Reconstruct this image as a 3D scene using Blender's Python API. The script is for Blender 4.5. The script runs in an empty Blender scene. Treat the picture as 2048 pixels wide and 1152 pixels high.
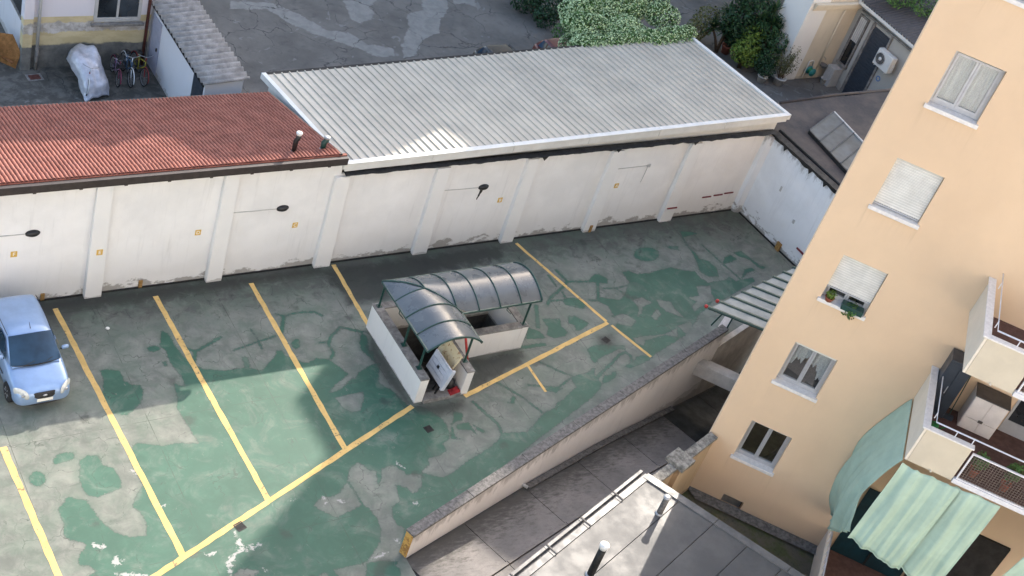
import bpy, bmesh, math, random
import numpy as np
from mathutils import Vector, Matrix, noise as mnoise

random.seed(7)
rng = np.random.default_rng(11)
scene = bpy.context.scene
COL = scene.collection
R = math.radians

# ------------------------------------------------------------------ camera
F_PX, ROLL, PITCH, YAW, CAM_H = 2766.9, 0.354411, 0.649156, 0.743917, 28.0
cy, sy, cp, sp = math.cos(YAW), math.sin(YAW), math.cos(PITCH), math.sin(PITCH)
fw = Vector((sy * cp, cy * cp, -sp))
r0 = Vector((cy, -sy, 0))
u0 = r0.cross(fw)
rr = r0 * math.cos(ROLL) + u0 * math.sin(ROLL)
uu = u0 * math.cos(ROLL) - r0 * math.sin(ROLL)
cam_data = bpy.data.cameras.new("camera")
cam_data.sensor_width = 36.0
cam_data.lens = F_PX / 2048 * 36.0
cam_data.clip_start = 0.5
cam_data.clip_end = 1000
cam = bpy.data.objects.new("camera", cam_data)
COL.objects.link(cam)
cam.matrix_world = Matrix(((rr.x, uu.x, -fw.x, 0), (rr.y, uu.y, -fw.y, 0), (rr.z, uu.z, -fw.z, CAM_H), (0, 0, 0, 1)))
scene.camera = cam

# ------------------------------------------------------------------ sky and sun
SUN_EL, SUN_AZ = R(30.0), R(36.0)          # azimuth counted from +x towards +y
to_sun = Vector((math.cos(SUN_EL) * math.cos(SUN_AZ), math.cos(SUN_EL) * math.sin(SUN_AZ), math.sin(SUN_EL)))
world = bpy.data.worlds.new("World")
scene.world = world
world.use_nodes = True
wn = world.node_tree
wn.nodes.clear()
sky = wn.nodes.new("ShaderNodeTexSky")
sky.sky_type = 'NISHITA'
sky.sun_disc = False
sky.sun_elevation = SUN_EL
sky.sun_rotation = math.pi / 2 - SUN_AZ
sky.air_density = 1.0
sky.dust_density = 2.5
sky.ozone_density = 0.6
bg = wn.nodes.new("ShaderNodeBackground")
bg.inputs["Strength"].default_value = 0.15
wo = wn.nodes.new("ShaderNodeOutputWorld")
wn.links.new(sky.outputs[0], bg.inputs[0])
wn.links.new(bg.outputs[0], wo.inputs[0])
sun_data = bpy.data.lights.new("sun", 'SUN')
sun_data.energy = 2.4
sun_data.angle = R(0.4)
sun_data.color = (1.0, 0.93, 0.84)
sun = bpy.data.objects.new("sun", sun_data)
COL.objects.link(sun)
sun.rotation_euler = (-to_sun).to_track_quat('-Z', 'Y').to_euler()
vs = scene.view_settings
vs.view_transform = 'Standard'
vs.look = 'None'
vs.gamma = 1.0
vs.use_curve_mapping = False
vs.exposure = 1.82
vs.use_white_balance = True
vs.white_balance_temperature = 6700
vs.white_balance_tint = 10
scene.cycles.max_bounces = 6
scene.cycles.use_denoising = True

# ------------------------------------------------------------------ materials
def srgb(r, g, b):
    f = lambda c: (c / 255 / 12.92) if c / 255 <= 0.04045 else ((c / 255 + 0.055) / 1.055) ** 2.4
    return (f(r), f(g), f(b), 1.0)

class NT:
    """small helper to wire a material"""
    def __init__(self, name):
        self.m = bpy.data.materials.new(name)
        self.m.use_nodes = True
        self.t = self.m.node_tree
        self.n = self.t.nodes
        self.b = self.n["Principled BSDF"]
        g = self.n.new("ShaderNodeNewGeometry")
        self.pos = g.outputs["Position"]
    def link(self, a, b): self.t.links.new(a, b)
    def mapped(self, sc=(1, 1, 1), rot=(0, 0, 0)):
        mp = self.n.new("ShaderNodeMapping")
        mp.inputs["Scale"].default_value = sc
        mp.inputs["Rotation"].default_value = rot
        self.link(self.pos, mp.inputs["Vector"])
        return mp.outputs[0]
    def noise(self, scale=5, detail=5, rough=0.6, vec=None, distort=0.0):
        x = self.n.new("ShaderNodeTexNoise")
        x.inputs["Scale"].default_value = scale
        x.inputs["Detail"].default_value = detail
        x.inputs["Roughness"].default_value = rough
        x.inputs["Distortion"].default_value = distort
        self.link(vec or self.pos, x.inputs["Vector"])
        return x.outputs["Fac"]
    def voro(self, scale=3, vec=None):
        x = self.n.new("ShaderNodeTexVoronoi")
        x.feature = 'DISTANCE_TO_EDGE'
        x.inputs["Scale"].default_value = scale
        self.link(vec or self.pos, x.inputs["Vector"])
        return x.outputs["Distance"]
    def ramp(self, fac, a, b, ca=0.0, cb=1.0):
        x = self.n.new("ShaderNodeMapRange")
        x.interpolation_type = 'SMOOTHSTEP'
        x.inputs[1].default_value = a; x.inputs[2].default_value = b
        x.inputs[3].default_value = ca; x.inputs[4].default_value = cb
        self.link(fac, x.inputs[0])
        return x.outputs[0]
    def math(self, op, a, b=0.0, c=None):
        x = self.n.new("ShaderNodeMath"); x.operation = op
        for i, v in enumerate((a, b) if c is None else (a, b, c)):
            if isinstance(v, (int, float)): x.inputs[i].default_value = v
            else: self.link(v, x.inputs[i])
        return x.outputs[0]
    def mix(self, fac, a, b):
        x = self.n.new("ShaderNodeMix"); x.data_type = 'RGBA'
        if isinstance(fac, (int, float)): x.inputs[0].default_value = fac
        else: self.link(fac, x.inputs[0])
        for s, v in ((6, a), (7, b)):
            if isinstance(v, tuple): x.inputs[s].default_value = v
            else: self.link(v, x.inputs[s])
        return x.outputs[2]
    def sep(self):
        x = self.n.new("ShaderNodeSeparateXYZ"); self.link(self.pos, x.inputs[0]); return x.outputs
    def attr(self, name):
        x = self.n.new("ShaderNodeAttribute"); x.attribute_name = name; return x.outputs["Fac"]
    def bump(self, h, strength=0.3, dist=0.02):
        x = self.n.new("ShaderNodeBump")
        x.inputs["Strength"].default_value = strength
        x.inputs["Distance"].default_value = dist
        self.link(h, x.inputs["Height"]); self.link(x.outputs[0], self.b.inputs["Normal"])
    def color(self, c):
        if isinstance(c, tuple): self.b.inputs["Base Color"].default_value = c
        else: self.link(c, self.b.inputs["Base Color"])
    def rough(self, v):
        if isinstance(v, (int, float)): self.b.inputs["Roughness"].default_value = v
        else: self.link(v, self.b.inputs["Roughness"])

def scl(c, k): return (min(1, c[0] * k), min(1, c[1] * k), min(1, c[2] * k), 1.0)

def basic(name, c, var=0.25, scale=3.0, rough=0.7, metal=0.0, bump=0.15, fine=40.0, spec=None, streak=False, cell=None):
    """plain surface with mottled colour, fine grain and relief"""
    t = NT(name)
    v = t.mapped((1, 1, 0.25)) if streak else None
    n1 = t.ramp(t.noise(scale, 6, 0.65, v), 0.3, 0.72)
    n2 = t.noise(fine, 3, 0.6)
    col = t.mix(n1, scl(c, 1 - var), scl(c, 1 + var * 0.6))
    col = t.mix(t.ramp(n2, 0.35, 0.75, 0.0, 0.35 * min(1, var * 3)), col, scl(c, 1 - var * 1.2))
    if cell:
        x, y, z = t.sep()
        cx = t.math('FLOOR', t.math('DIVIDE', t.math('SUBTRACT', x, cell[0]), cell[1])); cy_ = t.math('FLOOR', t.math('DIVIDE', t.math('SUBTRACT', y, cell[2]), cell[3]))
        cb = t.n.new('ShaderNodeCombineXYZ'); t.link(cx, cb.inputs[0]); t.link(cy_, cb.inputs[1])
        wn_ = t.n.new('ShaderNodeTexWhiteNoise'); wn_.noise_dimensions = '2D'; t.link(cb.outputs[0], wn_.inputs['Vector'])
        col = t.mix(t.ramp(wn_.outputs['Value'], .0, 1.0, 0, cell[4]), col, scl(c, .45))
        col = t.mix(t.ramp(wn_.outputs['Value'], .93, .95, 0, cell[4] * .7), col, scl(c, 1.7))
        st_ = t.noise(2.0, 6, .7, t.mapped((2.2, .22, 1)))
        col = t.mix(t.ramp(st_, .5, .78, 0, .35), col, scl(c, .55))
    t.color(col)
    t.rough(t.ramp(n1, 0, 1, min(1, rough + 0.08), max(0.02, rough - 0.08)))
    t.b.inputs["Metallic"].default_value = metal
    if spec is not None: t.b.inputs["Specular IOR Level"].default_value = spec
    if bump: t.bump(n2, bump, 0.01)
    return t.m

def dirty_wall(name, c, dirt, z0=0.0, h=0.55, streaks=True, top=None, amount=1.0, extra=None):
    """painted render with rising damp along the foot and run marks"""
    t = NT(name)
    z = t.sep()[2]
    n1 = t.noise(0.7, 6, 0.62)
    n2 = t.noise(1.5, 8, 0.68, t.mapped((1, 1, 1.7)))
    n3 = t.noise(30, 3)
    col = t.mix(t.ramp(n1, 0.32, 0.7), scl(c, 0.93 if streaks else .975), scl(c, 1.04 if streaks else 1.02))
    # foot damp: height threshold ragged by noise
    hh = t.math('SUBTRACT', t.math('DIVIDE', t.math('SUBTRACT', z, z0), h), t.math('MULTIPLY', t.math('SUBTRACT', n2, 0.5), 3.2))
    damp = t.ramp(hh, 0.25, 0.5, 0.75 * amount, 0.0)
    core = t.ramp(hh, -0.55, -0.2, 0.85 * amount, 0.0)
    col = t.mix(damp, col, dirt)
    col = t.mix(core, col, scl(dirt, 0.45))
    far = t.ramp(t.math('SUBTRACT', t.math('SUBTRACT', z, z0), t.math('MULTIPLY', t.math('SUBTRACT', n1, 0.5), 4.0)), 0.2, 1.5, 0.20 * amount, 0.0)
    col = t.mix(far, col, scl(dirt, 1.15))
    if streaks:
        s = t.noise(3.0, 5, 0.7, t.mapped((1.6, 1.6, 0.12)))
        col = t.mix(t.ramp(s, 0.53, 0.78, 0, 0.36), col, scl(c, 0.6))
    if top is not None:
        hz = t.math('SUBTRACT', t.math('DIVIDE', t.math('SUBTRACT', top, z), 0.55), t.math('MULTIPLY', t.math('SUBTRACT', t.noise(5, 5, 0.7, t.mapped((1, 1, 0.3))), 0.5), 3.2))
        col = t.mix(t.ramp(hz, 0.0, 0.7, 0.55, 0.0), col, scl(dirt, 0.7))
    if extra: col = extra(t, col)
    t.color(col); t.rough(0.9)
    t.bump(t.math('ADD', n3, t.math('MULTIPLY', n2, 2)), 0.2, 0.015)
    return t.m

def glass(name, c=(0.02, 0.025, 0.03, 1), rough=0.06):
    t = NT(name)
    t.color(t.mix(t.ramp(t.noise(1.2, 3), 0.3, 0.7), scl(c, 0.6), scl(c, 1.5)))
    t.rough(rough)
    t.b.inputs["Specular IOR Level"].default_value = 0.8
    return t.m

def leafmat(name, c, var=0.45, trans=0.25):
    t = NT(name)
    oi = t.attr("tint")
    col = t.mix(oi, scl(c, 1 - var), scl(c, 1 + var))
    t.color(col); t.rough(0.55)
    t.b.inputs["Specular IOR Level"].default_value = 0.35
    return t.m

# ------------------------------------------------------------------ mesh helpers
class MB:
    def __init__(self): self.v = []; self.f = []
    def add(self, vs_, fs):
        o = len(self.v)
        self.v += [tuple(p) for p in vs_]; self.f += [tuple(i + o for i in q) for q in fs]
        return self
    def box(self, x0, x1, y0, y1, z0, z1):
        return self.add([(x0, y0, z0), (x1, y0, z0), (x1, y1, z0), (x0, y1, z0), (x0, y0, z1), (x1, y0, z1), (x1, y1, z1), (x0, y1, z1)],
                 [(0, 3, 2, 1), (4, 5, 6, 7), (0, 1, 5, 4), (1, 2, 6, 5), (2, 3, 7, 6), (3, 0, 4, 7)])
    def prism(self, poly, z0, z1):
        n = len(poly)
        a = sum(poly[i][0] * poly[(i + 1) % n][1] - poly[(i + 1) % n][0] * poly[i][1] for i in range(n))
        if a < 0: poly = poly[::-1]
        g = lambda z, p: (p[0], p[1], z(p) if callable(z) else z)
        vs_ = [g(z0, p) for p in poly] + [g(z1, p) for p in poly]
        return self.add(vs_, [tuple(range(n - 1, -1, -1)), tuple(range(n, 2 * n))] + [(i, (i + 1) % n, n + (i + 1) % n, n + i) for i in range(n)])
    def hexa(self, b, t):
        """box from 4 bottom and 4 top points"""
        return self.add(list(b) + list(t), [(0, 3, 2, 1), (4, 5, 6, 7), (0, 1, 5, 4), (1, 2, 6, 5), (2, 3, 7, 6), (3, 0, 4, 7)])
    def tube(self, pts, r, n=8, cap=True):
        pts = [Vector(p) for p in pts]
        rs = r if isinstance(r, (list, tuple)) else [r] * len(pts)
        rings = []
        prev = None
        for i, p in enumerate(pts):
            d = (pts[min(i + 1, len(pts) - 1)] - pts[max(i - 1, 0)]).normalized()
            if prev is None:
                a = Vector((0, 0, 1)) if abs(d.z) < 0.9 else Vector((1, 0, 0))
                e1 = d.cross(a).normalized()
            else:
                e1 = (prev - d * prev.dot(d)).normalized()
            prev = e1
            e2 = d.cross(e1)
            rings.append([p + (e1 * math.cos(2 * math.pi * k / n) + e2 * math.sin(2 * math.pi * k / n)) * rs[i] for k in range(n)])
        vs_ = [q for ring in rings for q in ring]
        fs = [(i * n + k, i * n + (k + 1) % n, (i + 1) * n + (k + 1) % n, (i + 1) * n + k) for i in range(len(pts) - 1) for k in range(n)]
        if cap: fs += [tuple(range(n - 1, -1, -1)), tuple((len(pts) - 1) * n + k for k in range(n))]
        return self.add(vs_, fs)
    def lathe(self, prof, c=(0, 0, 0), n=16, axis='z'):
        vs_ = []
        for (r, z) in prof:
            for k in range(n):
                a = 2 * math.pi * k / n
                q = (r * math.cos(a), r * math.sin(a), z)
                if axis == 'x': q = (q[2], q[0], q[1])
                elif axis == 'y': q = (q[0], q[2], q[1])
                vs_.append((q[0] + c[0], q[1] + c[1], q[2] + c[2]))
        m = len(prof)
        fs = [(i * n + k, i * n + (k + 1) % n, (i + 1) * n + (k + 1) % n, (i + 1) * n + k) for i in range(m - 1) for k in range(n)]
        fs += [tuple(range(n - 1, -1, -1)), tuple((m - 1) * n + k for k in range(n))]
        return self.add(vs_, fs)
    def torus(self, c, R_, r, n=28, m=8, axis=(1, 0, 0)):
        ax = Vector(axis).normalized()
        a = Vector((0, 0, 1)) if abs(ax.z) < 0.9 else Vector((1, 0, 0))
        e1 = ax.cross(a).normalized(); e2 = ax.cross(e1)
        vs_ = []
        for i in range(n):
            t = 2 * math.pi * i / n
            d = e1 * math.cos(t) + e2 * math.sin(t)
            for k in range(m):
                s = 2 * math.pi * k / m
                vs_.append(Vector(c) + d * (R_ + r * math.cos(s)) + ax * (r * math.sin(s)))
        return self.add(vs_, [(i * m + k, ((i + 1) % n) * m + k, ((i + 1) % n) * m + (k + 1) % m, i * m + (k + 1) % m) for i in range(n) for k in range(m)])
    def sheet(self, poly, z):
        """flat polygon facing up"""
        n = len(poly)
        a = sum(poly[i][0] * poly[(i + 1) % n][1] - poly[(i + 1) % n][0] * poly[i][1] for i in range(n))
        if a < 0: poly = poly[::-1]
        return self.add([(p[0], p[1], z) for p in poly], [tuple(range(n))])
    def mesh(self, name, mat=None, smooth=False):
        me = bpy.data.meshes.new(name)
        me.from_pydata(self.v, [], self.f)
        me.validate()
        bm = bmesh.new(); bm.from_mesh(me)
        bmesh.ops.recalc_face_normals(bm, faces=bm.faces)
        bm.to_mesh(me); bm.free()
        if smooth:
            me.polygons.foreach_set("use_smooth", [True] * len(me.polygons))
        if mat: me.materials.append(mat)
        return me
    def build(self, name, mat, parent=None, smooth=False, bevel=0.0, loc=None, rz=0.0):
        return obj(name, self.mesh(name, mat, smooth), parent, bevel, loc, rz)

def obj(name, me, parent=None, bevel=0.0, loc=None, rz=0.0):
    o = bpy.data.objects.new(name, me)
    COL.objects.link(o)
    if parent is not None: o.parent = parent
    if loc is not None: o.location = loc
    if rz: o.rotation_euler.z = rz
    if bevel:
        b = o.modifiers.new("bevel", 'BEVEL'); b.width = bevel; b.segments = 2; b.limit_method = 'ANGLE'; b.angle_limit = R(40)
    return o

def tag(o, label, cat, group=None):
    o["label"] = label; o["category"] = cat
    if group: o["group"] = group
    return o

def structure(o): o["kind"] = "structure"; return o
def stuff(o): o["kind"] = "stuff"; return o

def empty(name, loc=(0, 0, 0), rz=0.0, label=None, cat=None, group=None):
    e = bpy.data.objects.new(name, None)
    COL.objects.link(e); e.location = loc; e.rotation_euler.z = rz
    e.empty_display_size = 0.2
    if label: tag(e, label, cat, group)
    return e

def BX(x0, x1, y0, y1, z0, z1): return MB().box(x0, x1, y0, y1, z0, z1)

# signed distance rasteriser for worn coatings
def sdf_poly(P, poly):
    poly = np.array(poly)
    n = len(poly)
    d = np.full(len(P), 1e9)
    inside = np.zeros(len(P), bool)
    for i in range(n):
        a, b = poly[i], poly[(i + 1) % n]
        ab = b - a
        ap = P - a
        t = np.clip((ap @ ab) / max(1e-9, ab @ ab), 0, 1)
        d = np.minimum(d, np.hypot(ap[:, 0] - t * ab[0], ap[:, 1] - t * ab[1]))
        c = (a[1] > P[:, 1]) != (b[1] > P[:, 1])
        if abs(ab[1]) > 1e-9:
            inside ^= c & (P[:, 0] < ab[0] * (P[:, 1] - a[1]) / ab[1] + a[0])
    return np.where(inside, d, -d)

def sdf_line(P, w, line):
    line = np.array(line)
    d = np.full(len(P), 1e9)
    for a, b in zip(line[:-1], line[1:]):
        ab = b - a; ap = P - a
        t = np.clip((ap @ ab) / max(1e-9, ab @ ab), 0, 1)
        d = np.minimum(d, np.hypot(ap[:, 0] - t * ab[0], ap[:, 1] - t * ab[1]))
    return w - d

def coat_fields(P, ops):
    f = np.full(len(P), -0.5); w = np.full(len(P), -0.5); gm = np.full(len(P), -0.5)
    for op in ops:
        poly = op[-1]
        a = np.array(poly)
        lo, hi = a.min(0) - 0.5, a.max(0) + 0.5
        idx = np.where((P[:, 0] > lo[0]) & (P[:, 0] < hi[0]) & (P[:, 1] > lo[1]) & (P[:, 1] < hi[1]))[0]
        if not len(idx): continue
        Q = P[idx]
        s = sdf_line(Q, op[1], poly) if op[0] == 'L' else sdf_poly(Q, poly)
        if op[0] in 'GL': f[idx] = np.maximum(f[idx], s)
        elif op[0] == 'C': f[idx] = np.minimum(f[idx], -s)
        elif op[0] == 'D': gm[idx] = np.maximum(gm[idx], s)
        else: w[idx] = np.maximum(w[idx], s)
    return np.clip(f, -0.5, 0.5), np.clip(w, -0.5, 0.5), np.clip(gm, -0.5, 0.5)

def grid_ground(name, mat, x0, x1, y0, y1, step, zfun, ops, keep=None):
    nx = int(round((x1 - x0) / step)) + 1; ny = int(round((y1 - y0) / step)) + 1
    X, Y = np.meshgrid(np.linspace(x0, x1, nx), np.linspace(y0, y1, ny))
    P = np.stack([X.ravel(), Y.ravel()], 1)
    f, w, gm = coat_fields(P, ops)
    Z = zfun(P[:, 0], P[:, 1])
    i = np.arange(nx * ny).reshape(ny, nx)
    q = np.stack([i[:-1, :-1].ravel(), i[:-1, 1:].ravel(), i[1:, 1:].ravel(), i[1:, :-1].ravel()], 1)
    if keep is not None:
        c = P[q].mean(1)
        q = q[keep(c[:, 0], c[:, 1])]
    used = np.zeros(nx * ny, bool); used[q.ravel()] = True
    remap = np.cumsum(used) - 1
    q = remap[q]
    co = np.column_stack([P, Z])[used]
    me = bpy.data.meshes.new(name)
    me.vertices.add(len(co)); me.vertices.foreach_set("co", co.ravel())
    me.loops.add(q.size); me.loops.foreach_set("vertex_index", q.ravel())
    me.polygons.add(len(q)); me.polygons.foreach_set("loop_start", np.arange(0, q.size, 4)); me.polygons.foreach_set("loop_total", np.full(len(q), 4))
    me.update()
    for nm, val in (("coat", f), ("scuff", w), ("grime", gm)):
        at = me.attributes.new(nm, 'FLOAT', 'POINT'); at.data.foreach_set("value", val[used].astype(np.float32))
    me.materials.append(mat)
    return structure(obj(name, me))
OPS = [('G',[(13.02,27.61),(13.19,27.44),(13.19,26.99),(13.28,26.47),(13.39,26.23),(13.42,26.06),(13.64,25.85),(14.26,25.62),(14.82,25.63),(14.92,26.04),(15.09,26.01),(14.98,25.59),(15.28,25.38),(15.66,25.71),(15.84,25.83),(16.03,26.09),(16.19,26.06),(16.18,25.83),(16.56,25.46),(16.75,25.39),(17.05,25.52),(17.42,25.38),(17.85,24.43),(18.05,24.67),(18.73,24.91),(18.89,24.87),(18.48,24.12),(18.77,23.71),(18.93,23.07),(19.06,23.0),(19.38,22.86),(19.61,22.53),(19.74,22.23),(19.72,21.96),(19.65,21.66),(19.52,21.51),(19.24,21.4),(19.28,21.13),(18.95,21.01),(18.57,21.01),(18.49,20.78),(18.15,20.62),(18.19,20.53),(18.63,20.24),(19.03,20.33),(19.7,20.61),(20.23,20.77),(20.57,20.89),(21.06,21.13),(21.24,21.33),(22.05,21.15),(22.89,21.65),(23.07,21.74),(23.47,21.81),(23.7,22.01),(23.95,22.07),(24.7,22.44),(24.68,22.68),(24.78,22.89),(25.45,22.93),(25.71,23.06),(25.8,23.02),(25.63,22.79),(25.64,22.31),(25.13,21.98),(16.94,18.61),(16.24,18.13),(15.58,16.35),(8.14,18.32),(8.48,19.71),(8.57,19.81),(8.79,19.87),(8.65,20.08),(8.48,20.15),(8.43,20.27),(8.55,20.5),(8.77,20.69),(8.69,20.84),(8.45,20.96),(8.35,21.16),(8.46,21.53),(8.45,21.98),(8.78,22.29),(9.19,22.08),(9.27,21.65),(9.35,21.27),(9.54,20.9),(9.84,20.65),(10.22,20.61),(10.36,20.97),(10.34,21.34),(10.2,21.56),(10.29,21.72),(10.66,22.18),(10.64,22.91),(10.82,23.5),(10.99,23.63),(11.27,23.48),(11.6,23.34),(12.08,23.34),(12.31,23.23),(12.56,23.19),(12.47,24.0),(12.42,24.57),(12.55,24.89),(12.65,25.49),(12.88,25.31),(12.98,25.52),(12.89,26.02),(12.83,26.3),(12.88,26.78),(12.78,27.03)]),
('C',[(17.6,25.4),(17.67,25.61),(17.7,26.01),(17.86,26.26),(18.34,26.54),(18.87,26.25),(18.67,25.91),(18.6,25.57),(18.74,24.93),(18.05,24.67),(17.67,24.42),(17.31,24.18),(16.96,24.07),(16.86,24.12),(17.24,24.41),(17.71,24.64),(17.8,24.89),(17.65,25.21)]),
('C',[(16.95,23.86),(17.38,23.89),(17.85,23.88),(17.78,23.68),(17.44,23.2),(17.16,23.22),(16.96,23.51)]),
('C',[(16.5,21.4),(16.66,21.25),(16.69,21.09),(16.88,20.96),(16.72,20.44),(16.92,20.69),(17.09,21.0),(17.44,21.06),(17.67,20.74),(17.66,20.62),(18.14,20.53),(17.9,20.11),(17.54,19.91),(17.48,20.18),(17.2,20.38),(17.12,19.98),(17.07,19.79),(16.77,19.68),(16.64,19.42),(16.61,19.09),(16.76,18.9),(16.3,18.23),(16.3,18.05),(16.15,17.91),(15.85,18.05),(15.26,18.14),(15.07,17.78),(14.8,17.21),(14.12,17.43),(14.38,18.0),(14.36,18.21),(15.15,18.17),(15.33,18.21),(15.91,18.68),(16.11,19.0),(16.18,19.41),(16.13,19.81),(16.0,19.97),(15.14,19.76),(14.89,20.03),(14.7,20.3),(15.05,20.56),(15.25,20.46),(15.56,20.52),(15.96,20.86),(16.16,21.21)]),
('C',[(16.32,18.09),(16.27,17.83),(16.17,17.0),(15.62,17.17),(15.87,17.77)]),
('G',[(15.26,18.14),(15.64,18.11),(15.95,17.93),(16.03,17.67),(15.76,17.13),(14.91,17.4)]),
('C',[(11.86,18.79),(12.1,18.95),(12.29,18.87),(12.56,18.74),(12.34,18.63),(12.12,18.27),(11.68,18.41)]),
('C',[(13.93,18.19),(14.15,18.17),(14.15,18.08),(13.94,18.05)]),
('L',0.026,[(15.97,20.8),(16.0,19.97)]),
('G',[(10.88,26.44),(11.05,26.45),(11.37,26.3),(11.39,25.9),(11.55,25.71),(11.74,25.63),(11.77,25.44),(11.56,24.98),(11.05,24.63),(10.65,24.81),(10.68,25.15),(10.65,25.46),(10.86,26.13)]),
('G',[(12.73,26.9),(12.69,26.84),(12.61,26.81),(12.51,26.82),(12.43,26.85),(12.38,26.91),(12.38,26.98),(12.42,27.03),(12.5,27.06),(12.6,27.06),(12.68,27.02),(12.73,26.96)]),
('G',[(12.73,26.27),(12.71,26.22),(12.67,26.19),(12.64,26.19),(12.62,26.21),(12.61,26.25),(12.62,26.3),(12.64,26.35),(12.68,26.38),(12.71,26.39),(12.73,26.37),(12.74,26.32)]),
('L',0.048,[(13.44,26.77),(13.7,26.57),(14.61,26.98)]),
('L',0.055,[(13.7,26.57),(13.44,26.11)]),
('L',0.027,[(14.81,26.38),(15.6,26.57),(16.19,26.64)]),
('L',0.031,[(15.6,26.57),(15.63,26.25)]),
('L',0.037,[(16.61,27.59),(16.82,27.46),(17.31,27.51),(17.85,27.43),(18.02,27.21)]),
('L',0.056,[(16.82,27.46),(16.47,26.8)]),
('L',0.027,[(14.79,26.37),(15.6,26.56),(16.23,26.68)]),
('L',0.023,[(15.61,27.1),(15.66,26.4)]),
('L',0.037,[(17.41,26.13),(17.72,26.06)]),
('L',0.049,[(17.5,25.42),(17.67,25.61),(17.68,26.01),(17.9,26.31),(18.37,26.62),(18.92,26.27)]),
('G',[(18.89,26.24),(19.01,26.07),(18.81,25.47),(18.91,25.39),(18.77,24.9),(18.57,25.52),(18.64,25.85)]),
('G',[(16.84,26.2),(16.78,26.1),(16.69,26.03),(16.61,26.02),(16.55,26.06),(16.54,26.15),(16.56,26.26),(16.63,26.36),(16.71,26.43),(16.79,26.44),(16.85,26.39),(16.87,26.31)]),
('G',[(9.41,23.39),(9.62,23.5),(9.89,23.45),(9.92,23.1),(10.14,22.9),(10.19,22.5),(10.14,22.23),(9.95,22.19),(9.47,22.1),(9.26,22.2),(9.18,22.5),(9.24,22.86)]),
('G',[(8.43,23.01),(8.37,22.9),(8.28,22.84),(8.17,22.83),(8.09,22.89),(8.04,23.0),(8.05,23.12),(8.1,23.23),(8.2,23.3),(8.3,23.31),(8.39,23.25),(8.44,23.14)]),
('G',[(8.78,23.61),(9.0,23.76),(9.33,23.7),(9.3,23.49),(9.01,23.45),(8.77,23.39)]),
('C',[(9.38,21.8),(9.95,22.19),(10.2,21.75),(10.21,21.38),(10.34,20.97),(10.2,20.59),(9.85,20.67),(9.63,20.87),(9.57,21.2),(9.58,21.56)]),
('L',0.054,[(21.01,22.68),(21.18,22.08),(21.32,21.66),(21.25,21.35)]),
('L',0.035,[(22.17,23.25),(22.64,22.56),(22.97,21.74)]),
('G',[(22.38,22.62),(22.46,22.55),(22.24,22.29),(22.06,22.39),(22.21,22.41)]),
('G',[(20.22,22.49),(20.45,22.32),(20.28,22.09),(19.95,22.07)]),
('G',[(19.99,21.97),(20.44,21.97),(20.47,21.45),(20.36,21.66),(19.98,21.79)]),
('G',[(19.9,22.05),(19.77,21.52),(19.95,21.4),(19.59,21.52)]),
('G',[(20.52,21.87),(20.81,21.49),(20.69,21.44),(20.59,21.58)]),
('L',0.074,[(23.76,24.48),(24.66,24.43)]),
('L',0.033,[(24.01,23.82),(24.47,23.25),(24.8,22.94)]),
('L',0.036,[(23.15,22.91),(23.79,22.66),(24.1,22.58),(24.75,22.85)]),
('G',[(23.58,22.57),(23.8,22.68),(24.18,22.52),(23.89,22.38)]),
('L',0.054,[(25.67,22.68),(26.41,23.05),(27.03,23.4),(27.33,23.46),(27.41,23.26),(27.25,22.95)]),
('G',[(26.9,22.88),(27.25,22.95),(27.61,23.17),(27.93,23.19),(28.13,23.02),(27.97,22.93),(27.06,22.75)]),
('G',[(25.95,22.67),(26.2,22.66),(26.32,22.77),(26.48,22.74),(26.32,22.53),(26.03,22.41),(25.61,22.34)]),
('G',[(26.02,23.88),(26.39,23.99),(26.68,23.98),(27.14,23.83),(27.48,23.75),(27.4,23.57),(27.14,23.63),(26.52,23.47),(26.27,23.42),(25.94,23.23),(25.9,23.36),(25.96,23.59)]),
('G',[(29.59,27.1),(29.92,27.13),(30.14,26.88),(30.67,26.85),(31.59,26.96),(31.75,26.96),(32.2,26.7),(32.6,26.57),(32.59,26.22),(32.75,25.9),(33.01,25.91),(33.55,25.89),(33.86,26.03),(33.99,25.75),(34.27,25.78),(34.85,25.79),(34.81,25.61),(34.07,25.38),(32.8,24.98),(32.35,25.04),(31.91,24.77),(31.28,24.51),(30.92,24.21),(30.63,24.05),(30.09,23.69),(28.16,23.07),(27.92,23.63),(27.88,24.02),(27.74,24.47),(27.68,24.64),(28.04,24.92),(27.82,25.13),(27.95,25.14),(28.03,25.61),(27.84,25.83),(27.93,26.08),(28.68,25.79),(28.95,25.97),(29.3,26.27),(29.59,26.58)]),
('C',[(29.15,25.7),(29.57,25.75),(29.69,25.59),(29.84,25.42),(29.33,25.3),(29.05,25.0),(28.84,24.91),(29.14,25.29)]),
('C',[(28.29,25.16),(28.5,25.07),(28.64,24.73),(28.29,24.5),(27.78,24.78),(27.95,25.09)]),
('C',[(30.06,25.51),(30.34,25.41),(30.49,24.92),(30.39,24.72),(30.01,25.16)]),
('C',[(29.82,25.11),(29.82,24.84),(29.4,24.57),(29.34,24.76)]),
('C',[(32.12,25.85),(32.73,25.73),(32.51,25.37),(32.42,25.05),(31.73,24.86),(31.49,24.8),(31.19,24.64),(31.24,24.9),(31.62,25.1),(31.39,25.37),(31.92,25.38)]),
('C',[(30.08,25.53),(30.58,25.31),(30.51,24.95),(30.61,24.43),(30.07,24.93)]),
('C',[(29.78,25.1),(29.79,24.82),(29.38,24.59),(29.35,24.81)]),
('C',[(28.0,24.0),(28.48,23.99),(29.33,23.91),(30.0,24.08),(29.71,23.67),(29.3,23.87),(28.4,23.8),(28.19,23.57),(28.0,23.74)]),
('C',[(30.07,24.17),(30.73,24.25),(30.61,23.9),(30.13,23.74)]),
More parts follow.
